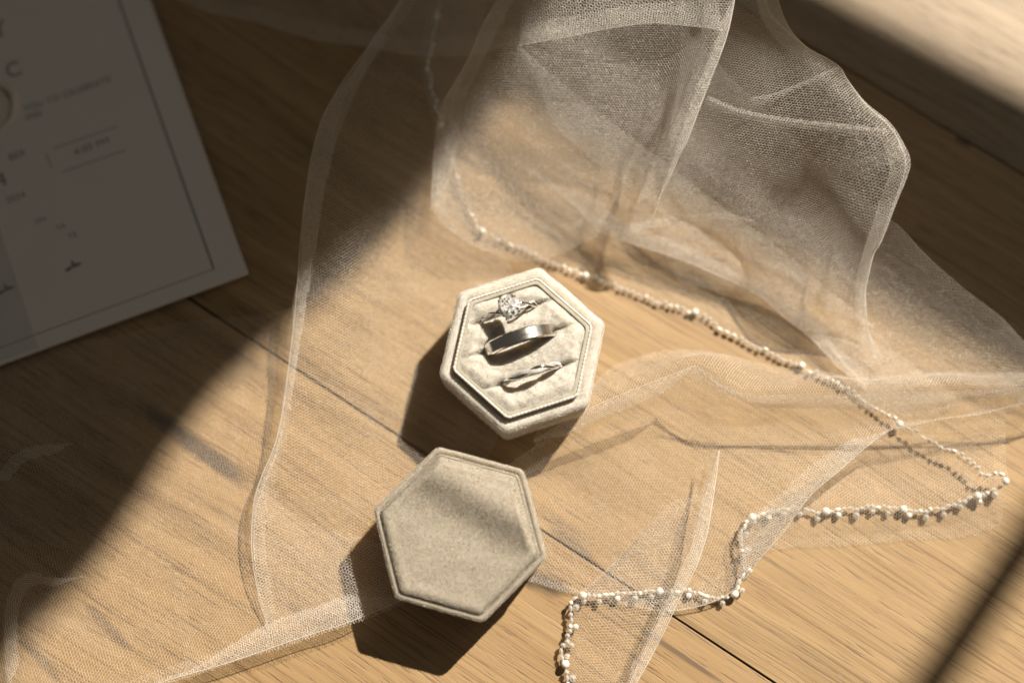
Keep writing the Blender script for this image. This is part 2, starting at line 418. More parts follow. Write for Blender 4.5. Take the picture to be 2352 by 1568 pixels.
def pile(objs, mat, parent, dens, ln, wd, nap, crush, zmin, seed):
    rng = np.random.RandomState(seed); VV = []
    for o in objs:
        me = o.data; me.calc_loop_triangles(); n = len(me.loop_triangles)
        ix = np.zeros(n*3, np.int32); me.loop_triangles.foreach_get('vertices', ix); ix = ix.reshape(-1, 3)
        co = np.zeros(len(me.vertices)*3, np.float32); me.vertices.foreach_get('co', co); co = co.reshape(-1, 3).astype(float)
        a, b, c = co[ix[:, 0]], co[ix[:, 1]], co[ix[:, 2]]
        N = np.cross(b-a, c-a); ar = np.linalg.norm(N, axis=1)/2; N /= (2*ar[:, None]+1e-15)
        cz = (a+b+c)[:, 2]/3; ar = np.where(cz > zmin*MM, ar, 0)
        cnt = int(ar.sum()*1e6*dens); t = rng.choice(n, cnt, p=ar/ar.sum())
        u, v = rng.rand(cnt, 1), rng.rand(cnt, 1); fl = (u+v) > 1; u = np.where(fl, 1-u, u); v = np.where(fl, 1-v, v)
        P = a[t]+(b[t]-a[t])*u+(c[t]-a[t])*v; nn = N[t]
        cr = np.array([mnoise.noise_vector(Vector(p)*260) for p in P])*crush
        D = nn + np.array(nap) + cr + rng.normal(0, .22, P.shape); D /= np.linalg.norm(D, axis=1, keepdims=True)
        rv = rng.normal(0, 1, P.shape); sd = np.cross(D, rv); sd /= np.linalg.norm(sd, axis=1, keepdims=True)
        L = ln*MM*rng.uniform(.7, 1.25, (cnt, 1))
        VV.append(np.stack([P-sd*wd*MM/2-nn*.05*MM, P+sd*wd*MM/2-nn*.05*MM, P+D*L], 1).reshape(-1, 3))
    V = np.concatenate(VV); nf = len(V)//3; me = bpy.data.meshes.new('velvet_pile')
    me.vertices.add(len(V)); me.vertices.foreach_set('co', V.astype(np.float32).ravel())
    me.loops.add(nf*3); me.loops.foreach_set('vertex_index', np.arange(nf*3, dtype=np.int32))
    me.polygons.add(nf); me.polygons.foreach_set('loop_start', np.arange(0, nf*3, 3, dtype=np.int32)); me.update(calc_edges=True)
    o = mesh_obj('velvet_pile', me, mat, parent); o['kind'] = 'stuff'; TRIP[0] += nf; return o
TRIP = [0]

# ------------------------------------------------------------------ ring box
BZ = 1.2
bc = ats(1276, 855, 21); box = empty('ring_box', (bc.x, bc.y, BZ*MM))
tag(box, 'open hexagonal ivory velvet ring box holding three rings upright in its cushion', 'ring box')
HA = R(18)
b_base = hexprofile('base', [(23, 2, 0), (25.6, 2.2, .3), (26.2, 2.4, 1.2), (26.4, 2.4, 10), (26.6, 2.4, 19.6), (26.7, 2.4, 21.0), (26.3, 2.3, 21.9), (25.4, 2.1, 22.3), (24.0, 2, 22.3), (23.3, 2, 22.0), (21.6, 2, 21.6)], HA, VELVET_BOX, box, cap_bot=True, wob=.00022)
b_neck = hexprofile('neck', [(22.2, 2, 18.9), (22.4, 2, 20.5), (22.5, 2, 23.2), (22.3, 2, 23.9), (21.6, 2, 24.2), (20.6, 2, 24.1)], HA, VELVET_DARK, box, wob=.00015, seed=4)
rope = hexloop(22.2*MM, 2*MM, HA, 6, 64)
tube('piping', [Vector((q.x, q.y, 24.05*MM)) for q in rope], .42*MM, VELVET_BOX, box, 7, True, radfn=lambda t: .40*MM*(1+.22*math.sin(t*2*math.pi*104)))
SA = R(17.5); sx, sy = math.cos(SA), math.sin(SA)
def box_local(px, py, z): return ats(px, py, z) - Vector((bc.x, bc.y, 0))
r1c = box_local(1243, 760, 26); r2c = box_local(1271, 829, 26); r3c = box_local(1300, 911, 26)
slots = []
for c, hl in ((r1c, 10.5), (r2c, 12.4), (r3c, 11.0)):
    slots.append((c.x/MM*sx + c.y/MM*sy, -c.x/MM*sy + c.y/MM*sx, hl))
def cushion_z(x, y, u):
    a = x*sx + y*sy; b = -x*sy + y*sx
    z = 24.5 - 1.1*sst(.78, 1.0, u)
    z += .55*mnoise.noise(Vector((x*.16, y*.16, 2.0))) + .22*mnoise.noise(Vector((x*.5, y*.5, 7)))
    for (ca, cb, hl) in slots:
        e = 1 - sst(hl-1.0, hl+3.5, abs(a-ca)); d = abs(b-cb)
        e2 = 1 - sst(hl+2, hl+8, abs(a-ca))
        z -= 1.9*math.exp(-(d/.6)**2)*e + 1.0*math.exp(-(d/2.6)**2)*e
        z -= .8*math.exp(-(d/.55)**2)*e2*sst(.99, .85, u)
    # puffed rolls between the slots
    return z
b_cush = hexpad('cushion', 21.7, 2, HA, cushion_z, VELVET_BOX, box, 80, 4)
pile([b_base, b_cush], PILE_BOX, box, 34, .50, .085, (.15, .10, 0), .75, 6, 3)
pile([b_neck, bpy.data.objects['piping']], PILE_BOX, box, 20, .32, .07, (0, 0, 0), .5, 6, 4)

# ------------------------------------------------------------------ lid
lc = ats(1123, 1301, 20); lid = empty('box_lid', (lc.x, lc.y, BZ*MM))
tag(lid, 'greige hexagonal velvet lid lying closed side up below the open box', 'box lid')
LA = R(44.8)
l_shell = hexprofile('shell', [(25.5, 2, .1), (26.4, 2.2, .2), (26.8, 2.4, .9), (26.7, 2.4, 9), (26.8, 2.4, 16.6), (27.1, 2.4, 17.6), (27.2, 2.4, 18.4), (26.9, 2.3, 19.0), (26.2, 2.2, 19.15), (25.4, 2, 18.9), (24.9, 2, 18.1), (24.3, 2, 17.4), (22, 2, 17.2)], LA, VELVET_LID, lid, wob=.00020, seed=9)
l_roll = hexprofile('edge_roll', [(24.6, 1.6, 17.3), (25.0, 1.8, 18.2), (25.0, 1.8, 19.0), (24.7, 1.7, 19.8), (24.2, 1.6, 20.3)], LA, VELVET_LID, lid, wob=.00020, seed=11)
bd = Vector((.50, .866))
def lid_z(x, y, u):
    q = x*bd.x + y*bd.y; p = x*bd.y - y*bd.x
    z = 20.2 - .25*(1-sst(.0, .9, u)) + .20*sst(.80, .93, u) - .35*sst(.94, 1, u)
    qc = 12.6 + .03*p
    z += 2.6*math.exp(-((q-qc)/6.4)**2)*sst(1.0, .86, u)
    z -= .5*math.exp(-((q-2)/6)**2)*sst(1.0, .6, u)
    z += .12*mnoise.noise(Vector((x*.18, y*.18, 5)))
    return z
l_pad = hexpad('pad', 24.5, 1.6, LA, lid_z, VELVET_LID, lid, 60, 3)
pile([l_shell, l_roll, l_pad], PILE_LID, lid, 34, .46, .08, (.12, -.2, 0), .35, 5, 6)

# ------------------------------------------------------------------ rings
def ring_band(name, Ro, th, wd, mat, parent, bev=.35, n=120):
    hw = wd/2; b = bev
    prof = [(Ro-th, -hw+.3), (Ro-th+.3, -hw), (Ro-b, -hw), (Ro, -hw+b), (Ro, hw-b), (Ro-b, hw), (Ro-th+.3, hw), (Ro-th, hw-.3)]
    V = []; F = []; m = len(prof)
    for i in range(n):
        t = 2*math.pi*i/n
        for (r, y) in prof: V.append((r*math.cos(t)*MM, y*MM, r*math.sin(t)*MM))
    for i in range(n):
        j = (i+1) % n
        for k in range(m):
            l = (k+1) % m; F.append((i*m+k, i*m+l, j*m+l, j*m+k))
    o = from_py(name, V, F, mat, parent, smooth=True)
    me = o.data
    me.materials.append(GOLD)
    for p in me.polygons: p.material_index = 0 if p.index % m == 3 else 1
    try: me.set_sharp_from_angle(angle=R(28))
    except Exception: pass
    return o
def strand(name, Rm, amp, k, ph, rad, mat, parent, ang0, ang1, n=180, rz=1.0):
    pts = []
    for i in range(n):
        t = ang0+(ang1-ang0)*i/(n-1); a = k*t+ph
        r = Rm + .35*amp*math.sin(a*1.0+math.pi/2)
        pts.append(Vector((r*math.cos(t), amp*math.sin(a), r*math.sin(t)))*MM)
    return tube(name, pts, rad*MM, mat, parent, 10), pts
stone_me = None
def small_stone(parent, p, nrm, s):
    global stone_me
    if stone_me is None:
        bm = bmesh.new(); P = []
        for i in range(6): a = i*math.pi/3; P.append((.55*math.cos(a), .55*math.sin(a), .38))
        for i in range(6): a = (i+.5)*math.pi/3; P.append((math.cos(a), math.sin(a), 0))
        P.append((0, 0, -.8))
        for q in P: bm.verts.new(q)
        bmesh.ops.convex_hull(bm, input=bm.verts[:])
        stone_me = bpy.data.meshes.new('accent_stone'); bm.to_mesh(stone_me); bm.free()
        for m_ in (FACET_BRIGHT, DIAMOND, FACET_DARK): stone_me.materials.append(m_)
        for p_ in stone_me.polygons: p_.material_index = (0, 1, 0, 2, 0)[p_.index % 5]  # sparkle painted by varying tone from facet to facet
    o = bpy.data.objects.new('accent_stone', stone_me); COL.objects.link(o); o.parent = parent
    q = Vector(nrm).to_track_quat('Z', 'Y'); q.rotate(Matrix.Rotation(random.uniform(-.25, .25), 3, 'X'))
    o.rotation_euler = q.to_euler(); o.location = p; o.scale = (s*MM,)*3
    return o
def ring_root(name, c, Ro, ztop, label, lean=0.0):
    o = empty(name, (bc.x+c.x, bc.y+c.y, (BZ+ztop-Ro)*MM)); o.rotation_euler = (lean, 0, SA)
    tag(o, label, 'ring'); return o
# plain band
wb_ = ring_root('wedding_band', r2c, 11.9, 24+7.8, 'plain wide flat silver band with a brushed face in the middle slot')
ring_band('band', 11.9, 1.5, 4.2, GOLD_BRUSHED, wb_, .45)
# twisted band
tb = ring_root('twisted_band', r3c, 10.3, 24+6.2, 'slim twisted band set with tiny stones in the slot nearest the lid')
s1, _ = strand('polished_strand', 9.6, .58, 5, .9, .55, GOLD, tb, 0, 2*math.pi)
s2, pts = strand('stone_strand', 9.6, .58, 5, .9+math.pi, .50, GOLD, tb, 0, 2*math.pi)
for i in range(34):
    t = R(28)+(R(152)-R(28))*i/33; a = 5*t+.9+math.pi
    for sgn in (-1, 1):
        r = 9.6+.35*.58*math.sin(a+math.pi/2)+.42
        y = .58*math.sin(a)+.30*sgn
        small_stone(tb, Vector((r*math.cos(t), y, r*math.sin(t)))*MM, (math.cos(t), .25*sgn, math.sin(t)), .43)
# engagement ring
er = ring_root('engagement_ring', r1c, 9.6, 24+5.8, 'oval diamond solitaire on a twisted pave band in the top slot')
strand('polished_strand', 9.0, .75, 5, 2.2, .40, GOLD, er, R(104), R(436))
strand('stone_strand', 9.0, .75, 5, 2.2+math.pi, .40, GOLD, er, R(104), R(436))
for i in range(14):
    for t in (R(28)+R(44)*i/13, R(152)-R(44)*i/13):
        a = 5*t+2.2+math.pi; r = 9.0+.35*.75*math.sin(a+math.pi/2)+.45
        small_stone(er, Vector((r*math.cos(t), .75*math.sin(a), r*math.sin(t)))*MM, (math.cos(t), 0, math.sin(t)), .42)
# oval stone
def oval_stone(a, b):
    """brilliant cut: small table, star, kite and girdle facets, pavilion below"""
    rg = random.Random(3); V = []; F = []
    def loop(n, k, z, off=0, jz=0, jk=0):
        i0 = len(V)
        for i in range(n):
            t = 2*math.pi*(i+off)/n; kk = k*(1+rg.uniform(-jk, jk)); V.append(Vector((a*kk*math.cos(t), b*kk*math.sin(t), z+rg.uniform(-jz, jz)))*MM)
        return i0
    V.append(Vector((.1, -.15, .62))*MM)
    l1 = loop(16, .26, .80, .2, .16, .15); l2 = loop(16, .50, .80, .7, .15, .08); l3 = loop(16, .74, .62, .2, .12, .06); l4 = loop(16, 1.0, .05, .7); l5 = loop(16, 1.0, -.15, .7)
    V.append(Vector((0, 0, -2.4))*MM); bot = len(V)-1
    for i in range(16):
        j = (i+1) % 16; F.append((0, l1+i, l1+j))
        for p, q, sh in ((l1, l2, 0), (l2, l3, 1), (l3, l4, 0)):
            if sh == 0: F += [(p+i, q+i, p+j), (p+j, q+i, q+j)]
            else: F += [(p+i, q+i, q+j), (p+i, q+j, p+j)]
        F.append((l4+i, l5+i, l5+j, l4+j)); F.append((l5+i, bot, l5+j))
    bm = bmesh.new(); vs = [bm.verts.new(v) for v in V]
    for f in F:
        try: bm.faces.new([vs[k] for k in f])
        except ValueError: pass
    return bm
dz = 9.9+1.6
dia = from_bm('diamond', oval_stone(3.3, 3.85), DIAMOND, er, smooth=False)
dia.data.materials.append(FACET_BRIGHT); dia.data.materials.append(FACET_DARK); rf = random.Random(12)
for p in dia.data.polygons: p.material_index = rf.choices((0, 1, 2), (.28, .50, .22))[0]  # light and dark facets dealt at random as painted inner reflections
dia.location = (0, 0, dz*MM); dia.rotation_euler = (R(4), R(-4), 0)
for sxx, syy in ((-1, -1), (-1, 1), (1, -1), (1, 1)):
    for da in (-.16, .16):
        t = math.atan2(.72*syy, .70*sxx)+da*1.0
        if da*sxx*syy > 0: pass
        tip = Vector((3.05*math.cos(t)*.95, 4.0*math.sin(t)*.95, dz+.62))
        pts = [Vector((.2*sxx, .35*syy, 9.1)), Vector((1.5*math.cos(t), 2.0*math.sin(t), 9.8)), Vector((3.12*math.cos(t), 4.08*math.sin(t), dz-.1)), Vector((3.15*math.cos(t), 4.1*math.sin(t), dz+.25)), tip]
        c = crom([tuple(p*MM) for p in pts], 12)
        tube('prong', c, 0.3*MM, GOLD, er, 8, radfn=lambda q: (.26+.16*q)*MM)
gal = [Vector((1.9*math.cos(t), 2.5*math.sin(t), 10.3))*MM for t in np.linspace(0, 2*math.pi, 40, endpoint=False)]
tube('gallery', gal, .24*MM, GOLD, er, 8, True)

# ------------------------------------------------------------------ invitation
cc = at(570, 628, 4.0); eR = at(345, 0, 4.0); eB = at(0, 840, 4.0)
upd = (eR-cc).normalized(); CA = math.atan2(upd.y, upd.x) - math.pi/2
inv = empty('invitation', (cc.x, cc.y, 0), CA); tag(inv, 'white printed invitation card with a round wax seal lying in shade', 'invitation')
CW, CH = 127., 178.
def slab(name, x0, x1, y0, y1, z0, z1, mat, parent, b=.15):
    bm = bmesh.new(); bmesh.ops.create_cube(bm, size=1)
    for v in bm.verts: v.co = Vector(((x0+x1)/2+v.co.x*(x1-x0), (y0+y1)/2+v.co.y*(y1-y0), (z0+z1)/2+v.co.z*(z1-z0)))*MM
    if b: bmesh.ops.bevel(bm, geom=bm.edges[:], offset=b*MM, segments=2, affect='EDGES')
    return from_bm(name, bm, mat, parent, smooth=False)
slab('envelope', -CW-1, -.6, .6, CH, 1.6, 2.7, ENVELOPE, inv)
slab('card', -CW, 0, 0, CH, 2.75, 4.0, PAPER, inv)
# local coordinates of a point of the view on the card
Minv = Matrix.Rotation(-CA, 3, 'Z')
def cl(px, py): return Minv @ (ats(px, py, 4.0) - Vector((cc.x, cc.y, 0)))
bt = cl(524, 655); bl = -bt.x/MM; bb = bt.y/MM
LT = .22
for nm, x0, x1, y0, y1 in (('border_line', -bl-LT*3, -bl, bb, CH-bb), ('border_line', -CW+bl, -CW+bl+LT*3, bb, CH-bb),
                       ('border_line', -CW+bl, -bl, bb-.27, bb), ('border_line', -CW+bl, -bl, CH-bb, CH-bb+.27)):
    slab(nm, x0, x1, y0, y1, 4.0, 4.03, INK, inv, 0)
def printed(text, px, py, size, align='LEFT', name='lettering'):
    cu = bpy.data.curves.new(name, 'FONT'); cu.body = text; cu.size = size*MM; cu.align_x = align; cu.align_y = 'CENTER'
    cu.extrude = .00001; cu.space_character = 1.08
    tmp = bpy.data.objects.new(name, cu); COL.objects.link(tmp)
    dg = bpy.context.evaluated_depsgraph_get(); me = bpy.data.meshes.new_from_object(tmp.evaluated_get(dg))
    bpy.data.objects.remove(tmp)
    o = mesh_obj(name, me, INK, inv); q = cl(px, py); o.location = (q.x, q.y, 4.03*MM); return o
def rule(p, q_, wd=.28):
    a, b = cl(*p), cl(*q_); d = (b-a); L = d.length/MM
    o = slab('rule', -L/2, L/2, -wd/2, wd/2, 4.0, 4.03, INK, inv, 0); m = (a+b)/2
    o.location = (m.x, m.y, 0); o.rotation_euler = (0, 0, math.atan2(d.y, d.x))
printed('Y', 16, 68, 8.5, 'RIGHT'); printed('C', 33, 172, 7.6, 'CENTER')
printed('YOU TO CELEBRATE', 271, 193, 3.1, 'RIGHT')
printed('ING', 103, 275, 3.1, 'RIGHT')
printed('BER', 62, 372, 3.3, 'RIGHT'); printed('4:00 PM', 224, 358, 3.5, 'CENTER')
printed('4', 16, 436, 7.0, 'RIGHT'); printed('2024', 62, 474, 3.1, 'RIGHT')
printed('ON', 112, 533, 2.4, 'RIGHT'); printed('TA', 160, 550, 2.4, 'RIGHT'); printed('TE', 188, 572, 2.6, 'RIGHT')
rule((130, 363), (287, 309)); rule((152, 420), (306, 367)); rule((112, 375), (126, 410))
# dark leaf sprig at the foot of the text
lp = cl(178, 648)
V = []; F = []
for i, (dx, dy, an, ln, wd) in enumerate(((-1.5, -.6, 15, 3.4, 1.3), (.2, .3, 95, 3.2, 1.2), (1.4, -.2, -5, 3.2, 1.3))):
    ca, sa = math.cos(R(an)), math.sin(R(an)); k = len(V)
    for (l, w_) in ((-.5, 0), (-.2, .45), (.1, .5), (.5, 0), (.1, -.5), (-.2, -.45)):
        V.append(((dx+l*ln*ca-w_*wd*sa)*MM, (dy+l*ln*sa+w_*wd*ca)*MM, (4.02+.003*i)*MM))
    F.append(tuple(range(k, k+6)))
sp = from_py('leaf_sprig', V, F, INK, inv, smooth=False); sp.location = (lp.x, lp.y, 0)
lp2 = cl(14, 705); sp2 = mesh_obj('leaf_sprig', sp.data, INK, inv); sp2.location = (lp2.x, lp2.y, 0)
# vellum band lower left
va, vb = cl(0, 560), cl(78, 800)
vx = (va.x+vb.x)/2/MM
slab('vellum_wrap', -CW, vx, 1.0, 62, 4.06, 4.14, VELLUM, inv, 0)
# wax seal
s0 = cl(-34, 268)
prof = [(0, .75), (7.6, .7), (8.4, .75), (8.9, 1.4), (9.5, 1.9), (10.2, 1.9), (10.9, 1.3), (11.3, .3), (11.2, 0)]
V = []; F = []; n = 72
for (r, z) in prof[1:]:
    for i in range(n):
        a = 2*math.pi*i/n; k = 1 + (.035*math.sin(3*a+1)+.02*math.sin(7*a))*(1 if r > 6 else 0)
        V.append((r*k*math.cos(a)*MM, r*k*math.sin(a)*MM, z*MM))
for j in range(len(prof)-2):
    for i in range(n): F.append((j*n+i, (j+1)*n+i, (j+1)*n+(i+1) % n, j*n+(i+1) % n))
F.append(tuple(range(n)))
seal = from_py('wax_seal', V, F, SEAL, inv); seal.location = (s0.x, s0.y, 4.0*MM)
tube('gilt_rim', [Vector((8.6*math.cos(t), 8.6*math.sin(t), 1.05))*MM for t in np.linspace(0, 2*math.pi, 64, endpoint=False)], .3*MM, SEAL_GOLD, seal, 6, True)

# ------------------------------------------------------------------ veil
veil = empty('veil', at(1500, 700, 0)); tag(veil, 'sheer ivory tulle bridal veil with beaded hem draped in folds over the floor', 'veil')
VO = np.array(veil.location)
TRI = [0]
def arap_flat(G, iters=14):
    """near-isometric flattening of a grid of points G (n,m,3) -> (n,m,2)"""
    n, m, _ = G.shape
    ds = np.linalg.norm(np.diff(G, axis=1), axis=2); dt = np.linalg.norm(np.diff(G, axis=0), axis=2)
    u = np.concatenate([np.zeros((n, 1)), np.cumsum(ds, 1)], 1); u -= u.mean(1, keepdims=True)
    v = np.concatenate([np.zeros((1, m)), np.cumsum(dt, 0)], 0); v -= v.mean(0, keepdims=True)
    U = np.stack([u, v], 2).reshape(-1, 2); X = G.reshape(-1, 3)
    idx = np.arange(n*m).reshape(n, m)
    q = np.stack([idx[:-1, :-1], idx[:-1, 1:], idx[1:, 1:], idx[1:, :-1]], -1).reshape(-1, 4)
    T = np.concatenate([q[:, [0, 1, 2]], q[:, [0, 2, 3]], q[:, [0, 1, 3]], q[:, [1, 2, 3]]], 0)
    e1 = X[T[:, 1]]-X[T[:, 0]]; e2 = X[T[:, 2]]-X[T[:, 0]]
    l1 = np.linalg.norm(e1, axis=1)+1e-9; ex = e1/l1[:, None]
    x2 = (e2*ex).sum(1); y2 = np.sqrt(np.maximum((e2**2).sum(1)-x2**2, 1e-14))
    L = np.zeros((len(T), 3, 2)); L[:, 1, 0] = l1; L[:, 2, 0] = x2; L[:, 2, 1] = y2
    N = n*m; A = np.zeros((N, N))
    E = [(0, 1), (1, 2), (2, 0)]
    for a, b in E:
        np.add.at(A, (T[:, a], T[:, a]), 1); np.add.at(A, (T[:, b], T[:, b]), 1)
        np.add.at(A, (T[:, a], T[:, b]), -1); np.add.at(A, (T[:, b], T[:, a]), -1)
    A += np.eye(N)*1e-6
    Ai = np.linalg.inv(A)
    for _ in range(iters):
        S = np.zeros((len(T), 2, 2))
        for a, b in E:
            S += np.einsum('ti,tj->tij', U[T[:, a]]-U[T[:, b]], L[:, a]-L[:, b])
        th = np.arctan2(S[:, 1, 0]-S[:, 0, 1], S[:, 0, 0]+S[:, 1, 1])
        c, s = np.cos(th), np.sin(th); Rm = np.stack([np.stack([c, -s], -1), np.stack([s, c], -1)], 1)
        B = np.zeros((N, 2))
        for a, b in E:
            d = np.einsum('tij,tj->ti', Rm, L[:, a]-L[:, b])
            np.add.at(B, T[:, a], d); np.add.at(B, T[:, b], -d)
        U = Ai @ (B + U*1e-6)
    return U.reshape(n, m, 2)

def sheet(rails, cell=.92, rad=.042, ang=0.0, wr=.6, seed=0, ns=34, nt=24, fine=4, drop=0.0):
    rng = np.random.RandomState(seed+100)
    W = [crom([tuple(at(*p)) for p in r], ns*fine) for r in rails]
    W = np.array(W)                                    # rails x NS x 3
    NS, NTf = ns*fine, nt*fine
    G = np.zeros((NTf, NS, 3))
    # cross interpolation with shared, chord-length-weighted parameter
    ch = np.r_[0, np.cumsum([np.median(np.linalg.norm(W[i+1]-W[i], axis=1)) for i in range(len(W)-1)])]
    q = np.linspace(0, ch[-1], NTf)
    k = np.clip(np.searchsorted(ch, q, 'right')-1, 0, len(W)-2)
    t = ((q-ch[k])/(ch[k+1]-ch[k]))[:, None, None]
    We = np.concatenate([(2*W[0]-W[1])[None], W, (2*W[-1]-W[-2])[None]])
    hk = np.diff(ch); hk = np.r_[hk[0], hk, hk[-1]]
    p0, p1, p2, p3 = We[k], We[k+1], We[k+2], We[k+3]
    h0, h1, h2 = hk[k][:, None, None], hk[k+1][:, None, None], hk[k+2][:, None, None]
    m1 = ((p1-p0)/h0*h1 + (p2-p1)/h1*h0)/(h0+h1)*h1; m2 = ((p2-p1)/h1*h2 + (p3-p2)/h2*h1)/(h1+h2)*h1
    G = (2*t**3-3*t**2+1)*p1 + (t**3-2*t**2+t)*m1 + (-2*t**3+3*t**2)*p2 + (t**3-t**2)*m2
    # soft wrinkles
    du = np.gradient(G, axis=1); dv = np.gradient(G, axis=0); N = np.cross(du, dv); N /= np.linalg.norm(N, axis=2, keepdims=True)+1e-12
    dsp = np.zeros(G.shape[:2])
    for _ in range(7):
        a = rng.uniform(0, math.pi); wl = rng.uniform(14, 45)*MM
        ph = rng.uniform(0, 6.28); b = a+math.pi/2
        proj = G[..., 0]*math.cos(a)+G[..., 1]*math.sin(a); pr2 = G[..., 0]*math.cos(b)+G[..., 1]*math.sin(b)
        dsp += np.sin(2*math.pi*proj/wl+ph+1.2*np.sin(pr2*2*math.pi/.05+ph))*wl/(28*MM)
    G = G + N*(dsp*wr*MM*.34)[..., None]
    low = .35*MM; z = G[..., 2]; G[..., 2] = np.where(z < low+.8*MM, low+.8*MM*np.exp(np.minimum((z-low-.8*MM)/(.8*MM), 0)), z)
    Gc = G[fine//2::fine, fine//2::fine]
    Gc = G[np.round(np.linspace(0, NTf-1, nt)).astype(int)][:, np.round(np.linspace(0, NS-1, ns)).astype(int)]
    U = arap_flat(Gc)
    ca, sa = math.cos(ang), math.sin(ang); U = U @ np.array([[ca, -sa], [sa, ca]])
    # honeycomb in the flat cloth
    s = cell*MM; lo_, hi = U.reshape(-1, 2).min(0)-s, U.reshape(-1, 2).max(0)+s
    dx, dy = s, s*math.sqrt(3)/2*1.12
    nx, ny = int((hi[0]-lo_[0])/dx)+2, int((hi[1]-lo_[1])/dy)+2
    I, J = np.meshgrid(np.arange(nx), np.arange(ny), indexing='ij')
    cx = lo_[0]+I*dx+(J % 2)*dx/2; cy = lo_[1]+J*dy
    A_ = np.stack([cx, cy+dy*.34], -1).reshape(-1, 2)        # top node of each cell
    B_ = np.stack([cx+dx/2, cy+dy*.34+dy*(-1+.66)+dy*.0+dy*.0], -1).reshape(-1, 2)
    B_ = np.stack([cx, cy+dy*.66], -1).reshape(-1, 2)        # upper end of the vertical thread
    P = np.concatenate([A_, B_]); P = P + rng.normal(0, .035*s, P.shape); M = nx*ny
    aid = np.arange(M).reshape(nx, ny); e = [np.stack([aid.ravel(), aid.ravel()+M], 1)]
    # B(i,j) joins A of the next row, left and right
    for par in (0, 1):
        Jm = np.arange(par, ny-1, 2)
        for off in ((-1, 0) if par == 0 else (0, 1)):
            ii = np.arange(max(0, -off), nx-max(0, off))
            a = aid[np.ix_(ii, Jm)].ravel()+M; b = aid[np.ix_(ii+off, Jm+1)].ravel()
            e.append(np.stack([a, b], 1))
    e = np.concatenate(e)
    # locate the nodes in the flattened grid
    st = np.full((len(P), 2), -1.0); order = np.argsort(P[:, 0]); Px = P[order, 0]
    for j in range(nt-1):
        for i in range(ns-1):
            quad = U[j, i], U[j, i+1], U[j+1, i+1], U[j+1, i]
            for tri, cor in (((0, 1, 2), ((0, 0), (1, 0), (1, 1))), ((0, 2, 3), ((0, 0), (1, 1), (0, 1)))):
                a, b, c = (quad[k_] for k_ in tri)
                x0, x1 = min(a[0], b[0], c[0]), max(a[0], b[0], c[0])
                l, r = np.searchsorted(Px, x0), np.searchsorted(Px, x1)
                if r <= l: continue
                ids = order[l:r]; p = P[ids]
                y0, y1 = min(a[1], b[1], c[1]), max(a[1], b[1], c[1])
                mk = (p[:, 1] >= y0) & (p[:, 1] <= y1)
                if not mk.any(): continue
                ids = ids[mk]; p = p[mk]
                det = (b[0]-a[0])*(c[1]-a[1])-(c[0]-a[0])*(b[1]-a[1])
                if abs(det) < 1e-14: continue
                w1 = ((p[:, 0]-a[0])*(c[1]-a[1])-(c[0]-a[0])*(p[:, 1]-a[1]))/det
                w2 = ((b[0]-a[0])*(p[:, 1]-a[1])-(p[:, 0]-a[0])*(b[1]-a[1]))/det
                ok = (w1 >= -1e-9) & (w2 >= -1e-9) & (w1+w2 <= 1+1e-9)
                ids = ids[ok]; w1 = w1[ok][:, None]; w2 = w2[ok][:, None]; w0 = 1-w1-w2
                c0, c1, c2 = (np.array(k_, float) for k_ in cor)
                st[ids] = (w0*c0+w1*c1+w2*c2+np.array([i, j]))/np.array([ns-1, nt-1])
    good = st[:, 0] >= 0
    f = st[:, 0]*(NS-1); g = st[:, 1]*(NTf-1)
    i0 = np.clip(f.astype(int), 0, NS-2); j0 = np.clip(g.astype(int), 0, NTf-2); fx = (f-i0)[:, None]; gy = (g-j0)[:, None]
    X = (G[j0, i0]*(1-fx)+G[j0, i0+1]*fx)*(1-gy)+(G[j0+1, i0]*(1-fx)+G[j0+1, i0+1]*fx)*gy
    Nn = N[j0, i0]
    ok = good[e[:, 0]] & good[e[:, 1]]
    # keep only what the picture or a nearby view could see
    vis = (X[:, 0] > -.215) & (X[:, 0] < .215) & (X[:, 1] > -.135) & (X[:, 1] < .17)
    e = e[ok & vis[e[:, 0]]]
    a, b = X[e[:, 0]], X[e[:, 1]]
    d = b-a; ln = np.linalg.norm(d, axis=1, keepdims=True); okl = (ln[:, 0] < s*2.2) & (ln[:, 0] > 1e-7)
    e = e[okl]; a, b, d, ln = a[okl], b[okl], d[okl], ln[okl]
    d = d/ln; nn = Nn[e[:, 0]]; sd = np.cross(d, nn); sd /= np.linalg.norm(sd, axis=1, keepdims=True)+1e-12; nn = np.cross(sd, d)
    r = rad*MM*rng.uniform(.85, 1.2, (len(e), 1))
    tw = rng.normal(0, .4, (len(e), 1)); s1 = sd*np.cos(tw)+nn*np.sin(tw); n1 = nn*np.cos(tw)-sd*np.sin(tw)
    w1 = s1*r; w2 = n1*(r*.55)                        # each thread: a flat filament and a thin upright one
    Vv = np.stack([a-w1, a+w1, b+w1, b-w1, a-w2, a+w2, b+w2, b-w2], 1).reshape(-1, 3) - VO
    base = (np.arange(len(e))*8)[:, None]
    Q = np.concatenate([base+np.array([[0, 1, 2, 3]]), base+np.array([[4, 5, 6, 7]])], 1).reshape(-1, 4)
    me = bpy.data.meshes.new('tulle_layer')
    me.vertices.add(len(Vv)); me.vertices.foreach_set('co', Vv.astype(np.float32).ravel())
    me.loops.add(Q.size); me.loops.foreach_set('vertex_index', Q.astype(np.int32).ravel())
    me.polygons.add(len(Q)); me.polygons.foreach_set('loop_start', np.arange(0, Q.size, 4, dtype=np.int32))
    me.update(calc_edges=True)
    TRI[0] += len(Q)*2
    return mesh_obj('tulle_layer', me, TULLE, veil)

def crom_px(L, n=12):
    return [tuple(p) for p in crom(L, n)]
